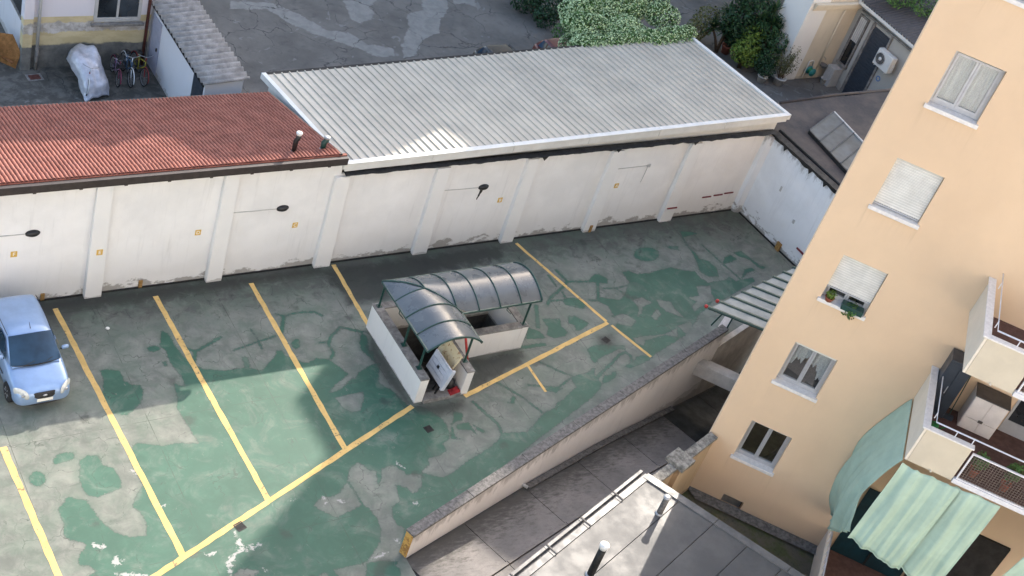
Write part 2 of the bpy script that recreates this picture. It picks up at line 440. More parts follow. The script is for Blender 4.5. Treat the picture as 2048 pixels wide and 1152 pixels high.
('G',[(33.47,28.73),(33.95,28.62),(34.17,28.49),(33.39,28.4),(33.25,27.94),(33.29,27.51),(33.28,27.15),(33.56,26.98),(33.64,26.55),(33.42,26.12),(32.98,26.2),(32.82,26.53),(33.06,27.13),(33.2,27.58),(33.24,28.12)]),
('G',[(31.74,27.69),(31.55,27.53),(31.26,27.43),(30.96,27.44),(30.73,27.53),(30.62,27.7),(30.67,27.89),(30.86,28.06),(31.15,28.15),(31.45,28.15),(31.69,28.06),(31.8,27.89)]),
('G',[(32.26,28.08),(32.81,27.96),(32.7,27.76),(32.41,27.88)]),
('L',0.032,[(33.9,27.85),(34.06,26.77),(34.25,25.81)]),
('G',[(34.44,27.06),(34.74,27.12),(34.85,26.86),(34.51,26.74),(34.06,26.71)]),
('G',[(34.96,27.21),(35.35,27.23),(35.49,26.81),(35.61,26.36),(35.87,26.22),(35.58,26.12),(35.46,26.3),(35.41,26.7),(35.07,27.0)]),
('G',[(34.81,26.27),(35.19,26.29),(35.22,26.13),(34.82,26.09),(34.31,25.83),(34.64,26.12)]),
('L',0.07,[(25.38,26.16),(24.89,25.23)]),
('L',0.053,[(25.84,26.15),(26.1,26.41),(26.9,26.83),(27.21,27.04),(27.12,27.66)]),
('L',0.044,[(27.21,27.04),(27.91,26.91),(28.79,26.88)]),
('G',[(28.43,27.2),(28.65,27.18),(28.83,26.92),(28.69,26.66),(28.08,26.83),(28.08,26.94)]),
('L',0.054,[(28.36,26.82),(27.84,25.97)]),
('L',0.033,[(26.72,26.6),(26.67,26.29)]),
('L',0.033,[(26.06,26.28),(26.56,26.22)]),
('G',[(26.61,26.3),(26.98,26.25),(27.28,26.03),(27.34,25.8),(26.99,25.69),(26.48,25.98),(26.48,26.15)]),
('L',0.027,[(28.37,26.47),(28.88,26.37),(29.58,26.44)]),
('L',0.021,[(28.88,26.33),(29.0,26.1)]),
('L',0.043,[(27.5,26.03),(27.86,25.92)]),
('L',0.033,[(26.67,27.47),(26.66,26.92)]),
('G',[(25.25,25.53),(25.89,25.42),(25.73,25.05),(25.83,24.77),(25.59,24.61),(25.15,24.62),(24.97,24.83),(25.22,25.07)]),
('G',[(26.26,25.45),(26.5,25.44),(26.82,24.98),(26.32,24.75),(26.11,24.75),(26.24,25.02),(26.07,25.15)]),
('G',[(24.53,25.3),(24.85,24.98),(24.88,24.68),(24.19,24.79)]),
('W',[(8.95,20.74),(9.23,20.55),(9.05,20.5),(8.9,20.67)]),
('W',[(9.16,20.01),(9.36,20.21),(9.47,20.0),(9.22,19.88)]),
('W',[(9.19,19.68),(9.44,19.63),(9.73,19.49),(9.91,19.43),(9.73,19.41),(9.19,19.58)]),
('W',[(11.41,19.64),(11.69,19.59),(11.49,19.47)]),
('W',[(10.48,22.85),(10.69,22.61),(10.59,22.54)]),
('W',[(12.32,19.85),(12.5,19.77),(12.34,19.55),(12.85,19.55),(12.91,19.47),(12.47,19.42),(12.19,19.41),(12.01,19.18),(11.84,19.01),(11.86,18.79),(11.78,18.81),(11.8,19.2),(12.05,19.39),(12.28,19.59)]),
('W',[(15.61,18.31),(15.98,18.31),(15.77,18.21),(15.38,18.24)]),
('W',[(15.05,20.56),(15.12,20.45),(15.1,20.31),(14.97,20.24),(15.08,20.36)]),
('W',[(15.39,20.32),(15.57,20.27),(15.49,20.1),(15.42,20.21)]),
('W',[(16.33,18.7),(16.45,18.61),(16.35,18.5)]),
('W',[(12.65,18.78),(12.74,18.69),(12.63,18.64)]),
('W',[(14.22,20.65),(14.34,20.67),(14.22,20.56)]),
('W',[(17.6,21.12),(17.74,20.88),(17.65,20.95)]),
('W',[(17.42,19.64),(17.6,19.64),(17.45,19.53)]),
('W',[(12.32,20.08),(12.45,20.04),(12.36,19.99)]),
('W',[(17.37,19.57),(17.51,19.67),(17.6,19.62),(17.44,19.55)]),
('W',[(17.59,21.07),(17.68,21.1),(17.71,20.89)]),
('W',[(10.73,21.46),(11.07,21.39),(10.84,21.36)]),
('W',[(11.55,28.04),(11.65,28.02),(11.57,27.98)])]
OPS += [('D',[(21.68,24.47),(23.69,24.38),(23.71,24.03),(23.14,23.7),(21.05,22.97),(20.8,22.99),(21.61,23.83)]),('D',[(19.18,26.12),(19.14,23.1),(18.87,23.04),(18.73,24.18),(18.76,25.49)]),('D',[(19.08,22.99),(20.71,22.84),(20.72,22.52),(19.73,22.45),(19.12,22.77)]),('D',[(18.82,29.25),(25.72,29.29),(25.56,28.64),(22.24,28.35),(20.32,27.48),(19.09,27.5)]),('D',[(8.99,29.57),(18.87,29.36),(18.74,29.06),(13.14,28.94),(8.84,28.96)]),('D',[(26.77,24.37),(27.37,24.34),(27.15,23.84),(26.54,23.86)])]
YARD_OPS = [('G',[(21.97,45.43),(22.32,45.3),(23.68,45.14),(24.49,44.28),(25.22,43.07),(26.07,42.8),(26.53,41.96),(27.48,41.56),(27.35,40.99),(26.5,40.99),(25.97,41.65),(25.05,42.39),(24.44,42.88),(23.88,43.49),(23.29,44.68),(21.71,44.74)]),
('G',[(27.11,46.02),(26.88,45.03),(26.77,44.31),(26.62,43.83),(26.88,43.46),(27.49,43.67),(27.93,44.14),(27.92,44.75),(28.53,45.23),(28.81,45.98)]),
('G',[(31.23,46.18),(30.33,44.41),(29.4,44.08),(28.87,42.88),(28.02,41.75),(27.64,40.86),(28.32,41.04),(29.25,42.15),(30.23,42.57),(30.72,43.53),(31.43,44.12),(32.58,46.15)]),
('G',[(32.9,46.15),(32.07,44.73),(32.69,44.84),(33.11,44.57),(33.88,46.13)])]
# ------------------------------------------------------------------ palette
M = {}
M['white_wall'] = dirty_wall("white_wall", srgb(228, 227, 225), srgb(126, 122, 114), 0.0, 0.5, True, None, 1.0)
M['side_wall'] = dirty_wall("side_wall", srgb(226, 228, 230), srgb(118, 114, 106), 0.0, 0.62, True, 3.65, 1.0)
M['parapet'] = dirty_wall("parapet_render", srgb(228, 226, 222), srgb(110, 104, 96), 0.0, 0.10, True, None, 0.8)
M['ramp_wall'] = dirty_wall("ramp_wall", srgb(236, 230, 226), srgb(160, 154, 148), -1.7, 0.45, True, 0.74, 0.6)
M['pilaster'] = dirty_wall("pilaster", srgb(224, 223, 220), srgb(150, 146, 140), 0.0, 0.16, False, None, 0.8)
M['tar'] = basic("tar", (0.012, 0.012, 0.012, 1), 0.5, 6, 0.6, bump=0.6, fine=25)
M['stone'] = basic("grey_stone", srgb(135, 132, 128), 0.45, 4, 0.9, bump=0.5, fine=22)
M['stone_dark'] = basic("coping_stone", srgb(112, 109, 106), 0.5, 9, 0.92, bump=0.5, fine=30)
M['red_tile'] = basic("red_tile", srgb(142, 84, 69), 0.18, 2.2, 0.8, bump=0.2, fine=60, cell=(4.05, .236, 29.42, .353 * .9686, .30))
M['gutter'] = basic("gutter_brown", srgb(58, 50, 48), 0.3, 4, 0.5)
M['metal_roof'] = basic("metal_roof", srgb(188, 181, 168), 0.12, 0.8, 0.5, 0.15, 0.05, 30, cell=(18.98 - .28 * 2, .2807 * 3, 29.0, 20, .14))
M['fascia'] = basic("white_fascia", srgb(210, 210, 206), 0.10, 1.5, 0.5, 0.0, 0.05)
M['lamp_black'] = basic("lamp_black", (0.012, 0.012, 0.013, 1), 0.3, 12, 0.4)
M['conduit'] = basic("conduit_grey", srgb(178, 178, 176), 0.1, 8, 0.6)
M['sign_yellow'] = basic("sign_yellow", srgb(214, 174, 84), 0.12, 30, 0.6)
M['sign_white'] = basic("sign_white", srgb(238, 236, 228), 0.05, 30, 0.6)
M['ochre_mark'] = basic('ochre_mark', srgb(150, 116, 66), .3, 12, .8)
M['maroon'] = basic("maroon", srgb(120, 40, 48), 0.3, 14, 0.6)
M['iron_dark'] = basic("iron_dark", (0.02, 0.02, 0.02, 1), 0.4, 10, 0.6, 0.4)
M['grey_metal'] = basic("grey_metal", srgb(165, 165, 165), 0.2, 6, 0.45, 0.5)
M['green_paint_metal'] = basic("green_paint_metal", srgb(28, 66, 60), 0.2, 9, 0.4, spec=0.5)

def paint_mat(name, c, wear, under):
    t = NT(name)
    n = t.noise(9, 7, 0.7); n2 = t.noise(1.3, 4)
    w = t.ramp(t.math('ADD', t.math('MULTIPLY', n, 0.75), t.math('MULTIPLY', n2, 0.35)), wear, wear + 0.06)
    col = t.mix(t.ramp(t.noise(2.5, 4), 0.3, 0.7), scl(c, 0.85), scl(c, 1.1))
    t.color(t.mix(w, col, under)); t.rough(0.8)
    t.bump(n, 0.2, 0.005)
    return t.m
M['line_yellow'] = paint_mat("line_yellow", srgb(212, 176, 108), 0.62, srgb(120, 104, 80))

# ------------------------------------------------------------------ the car park deck
def deck_material():
    t = NT("deck_coating")
    x, y, z = t.sep()
    n1 = t.noise(0.55, 7, 0.62); n2 = t.noise(2.2, 7, 0.68, None, 0.6); n3 = t.noise(9, 6, 0.65); n4 = t.noise(55, 3)
    # bare concrete
    con = t.mix(t.ramp(n1, 0.3, 0.72), srgb(94, 98, 91), srgb(120, 123, 113))
    con = t.mix(t.ramp(n2, 0.35, 0.7, 0.0, 0.55), con, srgb(144, 145, 135))
    con = t.mix(t.ramp(n3, 0.52, 0.8, 0, 0.45), con, srgb(74, 78, 72))
    # long soft tyre and mop streaks across the bays
    st = t.noise(1.4, 6, 0.72, t.mapped((0.5, 2.6, 1), (0, 0, 0.25)), 0.5)
    con = t.mix(t.ramp(st, 0.55, 0.78, 0, 0.5), con, srgb(76, 80, 73))
    # grime belt along the foot of the back wall, widening and thinning
    d = t.math('SUBTRACT', 29.5, y)
    belt = t.ramp(t.math('SUBTRACT', d, t.math('MULTIPLY', t.math('SUBTRACT', n2, 0.38), 4.5)), 0.0, 1.3, 0.72, 0.0)
    con = t.mix(belt, con, srgb(50, 52, 48))
    # green coat
    g = t.mix(t.ramp(n1, 0.32, 0.7), srgb(38, 80, 63), srgb(47, 91, 73))
    g = t.mix(t.ramp(n2, 0.42, 0.75, 0, 0.5), g, srgb(60, 102, 82))
    g = t.mix(t.ramp(n3, 0.55, 0.85, 0, 0.4), g, srgb(34, 72, 56))
    coat = t.attr("coat")
    rag = t.math('ADD', t.math('MULTIPLY', t.math('SUBTRACT', n3, 0.5), 0.16), t.math('MULTIPLY', t.math('SUBTRACT', n2, 0.5), 0.10))
    c0 = t.math('ADD', t.math('ADD', coat, rag), t.math('MULTIPLY', t.math('SUBTRACT', t.noise(26, 5, .75), .5), .10))
    green = t.math('MAXIMUM', t.ramp(c0, -0.012, 0.02), t.ramp(t.math('ADD', coat, t.math('MULTIPLY', t.math('SUBTRACT', n1, .5), .5)), -.16, .06, 0, .26))
    # pinholes and scratches worn through the coat
    worn = t.math('MAXIMUM', t.ramp(t.noise(3.6, 8, 0.74, None, 1.2), 0.63, 0.66, 0, 0.8), t.ramp(t.noise(1.1, 8, .7, None, .8), .48, .70, 0, .55))
    green = t.math('MULTIPLY', green, t.math('SUBTRACT', 1.0, worn))
    # ghost of old coat on the bare concrete
    ghost = t.ramp(t.noise(1.0, 6, 0.7), 0.42, 0.62, 0.0, 0.34)
    con = t.mix(ghost, con, srgb(86, 106, 90))
    col = t.mix(green, con, g)
    edge = t.math('MULTIPLY', t.ramp(t.math('ABSOLUTE', c0), 0.0, 0.028, 0.45, 0.0), t.ramp(coat, -0.3, -0.2))
    col = t.mix(edge, col, srgb(48, 62, 56))
    gmk = t.ramp(t.math('ADD', t.attr('grime'), t.math('MULTIPLY', t.math('SUBTRACT', n2, .5), .9)), -.22, .22, 0, .8)
    col = t.mix(gmk, col, srgb(46, 47, 43))
    # white filler scuffs
    sc = t.ramp(t.math('ADD', t.attr("scuff"), t.math('MULTIPLY', t.math('SUBTRACT', n3, 0.5), 0.5)), -0.01, 0.03, 0, .7)
    col = t.mix(sc, col, srgb(176, 172, 168))
    specks = t.ramp(t.noise(11, 4, 0.8, t.mapped((1.0, 0.55, 1))), 0.735, 0.76, 0, 0.6)
    col = t.mix(specks, col, srgb(170, 168, 160))
    # hairline cracks and oil drips
    vd = t.n.new('ShaderNodeVectorMath'); vd.operation = 'ADD'; vz = t.n.new('ShaderNodeTexNoise'); vz.inputs['Scale'].default_value = 1.1; vz.inputs['Detail'].default_value = 7; t.link(t.pos, vz.inputs['Vector'])
    vsx = t.n.new('ShaderNodeVectorMath'); vsx.operation = 'SCALE'; vsx.inputs['Scale'].default_value = 1.3; t.link(vz.outputs['Color'], vsx.inputs[0]); t.link(t.pos, vd.inputs[0]); t.link(vsx.outputs[0], vd.inputs[1])
    ck = t.math('MULTIPLY', t.ramp(t.voro(.75, vd.outputs[0]), .0, .012, .6, 0), t.ramp(n2, .46, .56))
    col = t.mix(ck, col, srgb(40, 48, 42))
    ob = t.n.new('ShaderNodeTexVoronoi'); ob.inputs['Scale'].default_value = .62; t.link(vd.outputs[0], ob.inputs['Vector'])
    col = t.mix(t.ramp(t.math('ADD', ob.outputs['Distance'], t.math('MULTIPLY', t.math('SUBTRACT', n3, .5), .2)), .06, .17, .5, 0), col, srgb(44, 46, 42))
    # slab joints on the pier grid
    fx = t.math('ABSOLUTE', t.math('SUBTRACT', t.math('FRACT', t.math('DIVIDE', t.math('SUBTRACT', x, 9.72), 3.63)), 0.5))
    jx = t.ramp(t.math('ADD', fx, t.math('MULTIPLY', t.math('SUBTRACT', n3, 0.5), 0.003)), 0.0, 0.0048, 0.7, 0.0)
    fy = t.math('ABSOLUTE', t.math('SUBTRACT', t.math('FRACT', t.math('DIVIDE', t.math('SUBTRACT', y, 22.0), 4.6)), 0.5))
    jy = t.ramp(fy, 0.0, 0.0034, 0.6, 0.0)
    jj = t.math('MULTIPLY', t.math('MAXIMUM', jx, jy), t.ramp(n2, 0.4, 0.55))
    col = t.mix(jj, col, srgb(52, 54, 48))
    t.color(col)
    t.rough(t.ramp(green, 0, 1, 0.85, 0.62))
    t.bump(t.math('ADD', t.math('MULTIPLY', green, 0.7), t.math('ADD', n4, n3)), 0.22, 0.01)
    return t.m

RW0 = Vector((16.30, 18.22)); RWD = Vector((math.cos(R(18.35)), math.sin(R(18.35))))   # ramp parapet, inner line
RWN = Vector((RWD.y, -RWD.x))                                                        # towards the ramp
def wall_y(x): return RW0.y + (x - RW0.x) * math.tan(R(18.35))
HUT = dict(x0=19.40, x1=20.75, y0=23.05, y1=26.25, ax1=23.55, ay0=24.65)
def deck_keep(x, y):
    k = np.where(x > 16.35, y > wall_y(x) + 0.02, y > 12.0)
    hole = ((x > HUT['x0']) & (x < HUT['x1']) & (y > HUT['y0'] + 0.3) & (y < HUT['y1'])) | ((x > HUT['x0']) & (x < HUT['ax1']) & (y > HUT['ay0']) & (y < HUT['y1']))
    return k & ~hole
M['deck'] = deck_material()
deck = grid_ground("parking_deck", M['deck'], 3.0, 37.1, 11.0, 29.6, 0.05, lambda x, y: np.zeros_like(x), OPS, deck_keep)

def strip_line(a, b, w, z=0.004, seg=0.25, jit=0.012, name="bay_line", mat=None, parent=deck):
    a, b = Vector(a), Vector(b)
    d = (b - a); L = d.length; d.normalize(); nrm = Vector((-d.y, d.x))
    n = max(2, int(L / seg)); mb = MB(); vs_ = []
    for i in range(n + 1):
        p = a + d * (L * i / n)
        for s in (-1, 1):
            q = p + nrm * s * (w / 2 + random.uniform(-jit, jit)); vs_.append((q.x, q.y, z))
    mb.add(vs_, [(2 * i, 2 * i + 2, 2 * i + 3, 2 * i + 1) for i in range(n)])
    return mb.build(name, mat or M['line_yellow'], parent)
for a, b, w in [((10.41, 29.12), (10.88, 19.72), .165), ((13.34, 29.07), (13.61, 20.78), .165), ((16.39, 29.07), (16.38, 21.90), .16),
                ((19.37, 29.41), (19.25, 26.12), .14), ((26.38, 29.27), (27.50, 24.93), .12), ((27.58, 24.72), (28.12, 23.05), .11),
                ((7.72, 24.32), (7.93, 19.2), .17)]:
    strip_line(a, b, w)
strip_line((9.0, 18.92), (19.06, 22.98), .16, 0.008)
strip_line((20.85, 22.96), (27.52, 24.86), .15, 0.008)
strip_line((23.58, 23.75), (23.56, 22.5), .09, jit=.006)

# ------------------------------------------------------------------ white boundary wall with piers
bw = empty("boundary_wall", (22, 29.6, 0), 0, "long white rendered wall with shallow piers along the back of the car park", "wall")
def P(o, parent):
    """parent keeping world coordinates"""
    o.parent = parent
    o.matrix_parent_inverse = Matrix.Translation(-Vector(parent.location)) if parent.rotation_euler.z == 0 else parent.matrix_basis.inverted()
    return o
P(BX(2, 18.9, 29.55, 29.85, -.3, 4.2).build("wall_panel", M['white_wall']), bw)
P(BX(18.9, 37.0, 29.55, 29.85, -.3, 3.62).build("wall_panel", M['white_wall']), bw)
for i, (a, b, h) in enumerate([(7.7, 8.15, 4.15), (11.34, 11.78, 4.15), (15.06, 15.5, 4.15), (18.68, 19.18, 3.58), (22.3, 22.78, 3.56), (25.8, 26.25, 3.58), (29.36, 29.84, 3.58), (32.92, 33.42, 3.58)]):
    mb = MB().hexa([(a - .03, 29.36, -.02), (b + .03, 29.36, -.02), (b + .03, 29.553, -.02), (a - .03, 29.553, -.02)],
                   [(a, 29.41, h), (b, 29.41, h), (b, 29.553, h), (a, 29.553, h)])
    P(mb.build("pier", M['pilaster'], bevel=.012), bw)
# open joint where the deck meets the wall
P(BX(2, 37.0, 29.50, 29.552, -.02, .035).build("base_joint", M['tar']), bw)

# torn bitumen lap along the top of the lower wall
mb = MB(); vs_ = []; N = 150
for i in range(N + 1):
    x = 18.95 + 18.0 * i / N
    zt = 3.70 + .06 * i / N
    lo = .01 + .05 * mnoise.noise((x * 1.7, 0, 3)) + random.uniform(-.015, .015) + (.16 if i in (62, 88, 117) else 0)
    yo = .05 * mnoise.noise((x * 2.3, 5, 0))
    vs_ += [(x, 29.36 + yo, zt - .03 - lo), (x, 29.34 + yo, zt - .02), (x, 29.50, zt + .015 + .02 * mnoise.noise((x * 3, 9, 1))), (x, 29.62, zt + .01), (x, 29.62, zt - .14)]
mb.add(vs_, [(i * 5 + k, i * 5 + 5 + k, i * 5 + 6 + k, i * 5 + 1 + k) for i in range(N) for k in range(4)])
P(mb.build("bitumen_lap", M['tar']), bw)

# side wall on the right
sw = empty("side_wall", (37.0, 27.5, 0), 0, "bright white side wall with dark damp stains closing the car park's far right end", "wall")
P(MB().prism([(36.88, 29.6), (37.35, 23.6), (37.65, 23.6), (37.2, 29.6)], -.3, 3.62).build("wall_panel", M['side_wall']), sw)
P(MB().prism([(36.60, 29.56), (36.66, 29.38), (36.9, 29.3), (36.95, 29.56)], 0, 3.6).build("corner_fillet", M['side_wall']), sw)
mb = MB(); vs_ = []; N = 60
for i in range(N + 1):
    y = 29.6 - 6.0 * i / N; x = 36.88 + .47 * i / N
    lo = .10 + .09 * mnoise.noise((y * 1.9, 2, 0)) + (.18 if i in (9, 23, 31, 40, 47) else 0)
    vs_ += [(x - .03, y, 3.66 - lo), (x - .05, y, 3.69), (x + .22, y, 3.72)]
mb.add(vs_, [(i * 3 + k, i * 3 + 3 + k, i * 3 + 4 + k, i * 3 + 1 + k) for i in range(N) for k in range(2)])
P(mb.build("bitumen_lap", M['tar']), sw)
P(MB().prism([(36.84, 29.5), (37.3, 23.6), (37.34, 23.6), (36.9, 29.5)], -.02, .05).build("base_joint", M['tar']), sw)
P(BX(36.97, 37.03, 28.05, 28.13, 2.0, 2.22).build("wall_box", M['conduit'], bevel=.01), sw)
P(BX(37.05, 37.11, 26.9, 27.0, 1.35, 1.5).build("wall_box", M['conduit'], bevel=.01), sw)
P(BX(37.11, 37.16, 25.9, 26.3, .64, .71).build("red_strip", M['maroon']), sw)
P(BX(36.98, 37.05, 26.9, 27.12, .0, .34).build("yellow_mark", M['ochre_mark']), sw)

# small fittings on the wall
for a, b, z in [(33.0, 33.46, .65), (34.77, 35.2, .83), (35.33, 35.77, .86), (35.85, 36.3, .9)]:
    P(BX(a, b, 29.335 if a < 34 else 29.52, 29.40 if a < 34 else 29.549, z - .025, z + .025).build("red_strip", M['maroon']), bw)
for x, h in [(10.15, .26), (13.02, .28), (29.62, .3)]:
    P(BX(x - .055, x + .055, 29.50 if x < 20 else 29.33, 29.547 if x < 20 else 29.37, .0, h).build("yellow_mark", M['ochre_mark']), bw)

def wall_lamp(x, z, x_pipe, label, drip=False):
    e = empty("wall_lamp", (x, 29.55, z), 0, label, "lamp", "bulkhead lamps on the white wall")
    prof = [(0.001, -.11), (.06, -.105), (.105, -.07), (.125, -.02), (.13, .0)]
    vs_ = []; n = 20
    mb = MB().lathe([(r, d) for r, d in prof], (0, 0, 0), n, 'y')
    mb.v = [(v[0] * 1.45, v[1], v[2] * .85) for v in mb.v]
    mb.build("lamp_body", M['lamp_black'], e, True)
    mb = MB().torus((0, -.015, 0), .125, .018, 24, 6, (0, 1, 0)); mb.v = [(v[0] * 1.45, v[1], v[2] * .85) for v in mb.v]
    mb.build("lamp_rim", M['lamp_black'], e, True)
    MB().tube([(-.17, -.015, 0), ((x_pipe - x) * .5, -.02, .01), (x_pipe - x, -.015, 0.03)], .014, 6).build("conduit", M['conduit'], e)
    if drip:
        mb = MB(); vs_ = []
        for i in range(9):
            w = .055 * (1 - i / 9) + .01
            cx = -.02 - .012 * i
            vs_ += [(cx - w + random.uniform(-.01, .01), -.004, -.09 - .055 * i), (cx + w + random.uniform(-.01, .01), -.004, -.09 - .055 * i)]
        mb.add(vs_, [(2 * i, 2 * i + 1, 2 * i + 3, 2 * i + 2) for i in range(8)]).build("soot_stain", M['tar'], e)
    return e
wall_lamp(9.72, 2.55, 8.2, "black oval wall lamp above the parked light blue car")
wall_lamp(17.17, 2.5, 15.5, "black oval wall lamp just left of the letter C plate")
wall_lamp(24.4, 2.5, 22.8, "black oval wall lamp with a black streak running down below it", True)
e = empty("junction_box", (31.35, 29.55, 2.7), 0, "small grey junction box with thin conduits right of the letter A plate", "junction box")
BX(-.06, .06, -.06, 0, -.06, .06).build("box_body", M['conduit'], e, bevel=.01)
MB().tube([(-.05, -.02, 0), (-1.5, -.02, -.02)], .014, 6).build("conduit", M['conduit'], e)
MB().tube([(-.02, -.02, -.06), (-.06, -.02, -.75)], .011, 6).build("conduit", M['conduit'], e)

def text_mesh(s, size, depth, mat, name):
    cu = bpy.data.curves.new(name, 'FONT'); cu.body = s; cu.size = size; cu.extrude = depth; cu.align_x = 'CENTER'; cu.align_y = 'CENTER'
    o = bpy.data.objects.new(name, cu); COL.objects.link(o)
    dg = bpy.context.evaluated_depsgraph_get()
    me = bpy.data.meshes.new_from_object(o.evaluated_get(dg)); bpy.data.objects.remove(o)
    me.materials.clear(); me.materials.append(mat); me.name = name
    return me
for ch, x, z, yy in [("F", 9.26, 1.86, 29.55), ("E", 11.6, 1.72, 29.378), ("D", 14.57, 1.9, 29.55), ("C", 17.73, 1.76, 29.55), ("B", 25.27, 1.84, 29.55), ("A", 30.22, 1.9, 29.55)]:
    e = empty("letter_plate", (x, yy, z), 0, "small yellow plate with the white letter %s on the white wall" % ch, "sign", "bay letter plates on the wall")
    BX(-.09, .09, -.012, 0, -.10, .10).build("plate", M['sign_yellow'], e, bevel=.004)
    o = obj("letter", text_mesh(ch, .17, .003, M['sign_white'], "letter"), e, loc=(0, -.017, 0)); o.rotation_euler = (math.pi / 2, 0, 0)

# ------------------------------------------------------------------ garage with red tiles
gar = empty("tiled_garage", (12, 32, 0), 0, "low garage with a red tiled roof behind the white wall, left", "garage")
TN, TF, TY0, TY1 = 4.45, 3.12, 29.42, 34.6
tsl = math.atan2(TN - TF, TY1 - TY0)
P(MB().prism([(2, 29.86), (18.62, 29.86), (18.62, 34.5), (2, 34.5)], -.2, lambda p: 4.38 - (p[1] - 29.42) * math.tan(tsl) - .05).build("walls", M['stone']), gar)
tw, tl, pitch = .236, .40, .353
def tile_verts():
    vs_, fs = [], []
    K = 12
    prof_ = [0, .030, .044, .048, .044, .030, 0, .030, .044, .048, .044, .030, 0]
    for s, lift in ((0, 0.0), (tl, .03)):
        for k in range(K + 1): vs_.append((k / K * tw, s, prof_[k] + lift))
    for k in range(K + 1):
        v = vs_[K + 1 + k]; vs_.append((v[0], v[1], v[2] - .032))
    for k in range(K): fs.append((k, k + 1, K + 2 + k, K + 1 + k))
    for k in range(K): fs.append((K + 1 + k, K + 2 + k, 2 * K + 3 + k, 2 * K + 2 + k))
    return vs_, fs
tv, tf = tile_verts()
tile_me = MB().add(tv, tf).mesh("tile", M['red_tile'], False)
ca, sa = math.cos(tsl), math.sin(tsl)
rest = MB()
for row in range(15):
    for c in range(62):
        x = 4.05 + c * tw
        y = TY0 + row * pitch * ca; z = TN - row * pitch * sa
        if row < 7 and c >= 20:
            o = P(obj("tile", tile_me), gar)
            o.location = (x + random.uniform(-.004, .004), y, z + random.uniform(-.003, .003)); o.rotation_euler = (-tsl, 0, 0)
        else:
            rest.add([(x + v[0], y + v[1] * ca + v[2] * sa, z - v[1] * sa + v[2] * ca) for v in tv], tf)
o = P(rest.build("roof_tiles", M['red_tile'], None, False), gar); stuff(o)
P(BX(3.9, 18.86, 29.26, 29.41, 4.17, 4.42).build("gutter_fascia", M['gutter'], bevel=.01), gar)
P(BX(3.9, 18.86, 29.40, 29.50, 4.41, 4.45).build("eaves_strip", M['red_tile']), gar)
P(MB().prism([(18.6, 29.42), (18.7, 29.42), (18.7, 34.6), (18.6, 34.6)], lambda p: 4.3 - (p[1] - 29.42) * math.tan(tsl), lambda p: 4.5 - (p[1] - 29.42) * math.tan(tsl)).build("verge_trim", M['gutter']), gar)
P(BX(3.9, 18.7, 34.55, 34.7, 2.98, 3.14).build("gutter", M['gutter']), gar)
for i in range(12):
    x = 4.6 + i * 1.24
    P(BX(x, x + .09, 29.3, 29.5, 4.11, 4.168).build("gutter_bracket", M['gutter']), gar)

def flue(x, y, z, h, r, bent, label, name="flue_pipe", cap=None, mat=None):
    e = empty(name, (x, y, z), 0, label, "flue")
    m = mat or M['lamp_black']
    if bent:
        MB().tube([(0, 0, -.05), (0, 0, h * .6), (r * .8, 0, h * .72), (r * .8, 0, h * .9)], r, 12).build("pipe", m, e, True)
    else:
        MB().tube([(0, 0, -.05), (0, 0, h * .9)], r, 12).build("pipe", m, e, True)
    cx = r * .8 if bent else 0
    MB().lathe([(r * .7, h * .86), (r * 1.02, h * .88), (r * 1.25, h * .95), (r * 1.3, h), (r * .3, h * 1.02)], (cx, 0, 0), 16).build("cowl", cap or M['fascia'], e, True)
    MB().lathe([(r * 1.5, 0), (r * 1.3, .02), (r * 1.03, .05)], (0, 0, 0), 14).build("flashing", M['grey_metal'], e, True)
    return e
flue(17.32, 29.9, 4.32, .72, .075, True, "black flue pipe with a white cowl standing near the tiled roof's edge")
e = flue(18.3, 29.95, 4.3, .46, .085, True, "short dark green flue with grey cowl beside the metal roof's corner", cap=M['grey_metal'], mat=M['green_paint_metal'])

# ------------------------------------------------------------------ ribbed metal roof building
mr = empty("metal_roof_shed", (28, 32, 0), 0, "long low building with a ribbed pale grey metal roof behind the white wall", "building")
X0, X1 = 18.98, 37.23
zn = lambda x: 4.0 + .43 * (x - X0) / (X1 - X0)
zf = lambda x: 3.08 + .80 * (x - X0) / (X1 - X0)
NP = 65; pw = (X1 - X0) / NP; Ly = 6.17
rib = [(0, 0), (.014, .046), (.04, .046), (.054, 0), (pw + .003, 0)]
pv = [(a, s, h) for s in (0, Ly) for a, h in rib]
pv += [(a, s, h - .05) for s in (0, Ly) for a, h in rib]
K = len(rib)
pf = [(k, k + 1, K + k + 1, K + k) for k in range(K - 1)] + [(2 * K + k, 2 * K + k + 1, k + 1, k) for k in range(K - 1)] + [(K + k, K + k + 1, 3 * K + k + 1, 3 * K + k) for k in range(K - 1)]
panel_me = MB().add(pv, pf).mesh("roof_panel", M['metal_roof'])
for i in range(NP):
    x = X0 + i * pw
    o = P(obj("roof_panel", panel_me), mr)
    o.location = (x, 29.62, zn(x)); o.rotation_euler = (math.atan2(zf(x) - zn(x), 6.14), -.0235, 0)
P(MB().hexa([(19.1, 29.7, -.2), (37.1, 29.7, -.2), (37.1, 35.5, -.2), (19.1, 35.5, -.2)],
            [(19.1, 29.7, zn(19.1) - .12), (37.1, 29.7, zn(37.1) - .12), (37.1, 35.5, zf(37.1) - .12), (19.1, 35.5, zf(19.1) - .12)]).build("walls", M['fascia']), mr)
nseg = 6
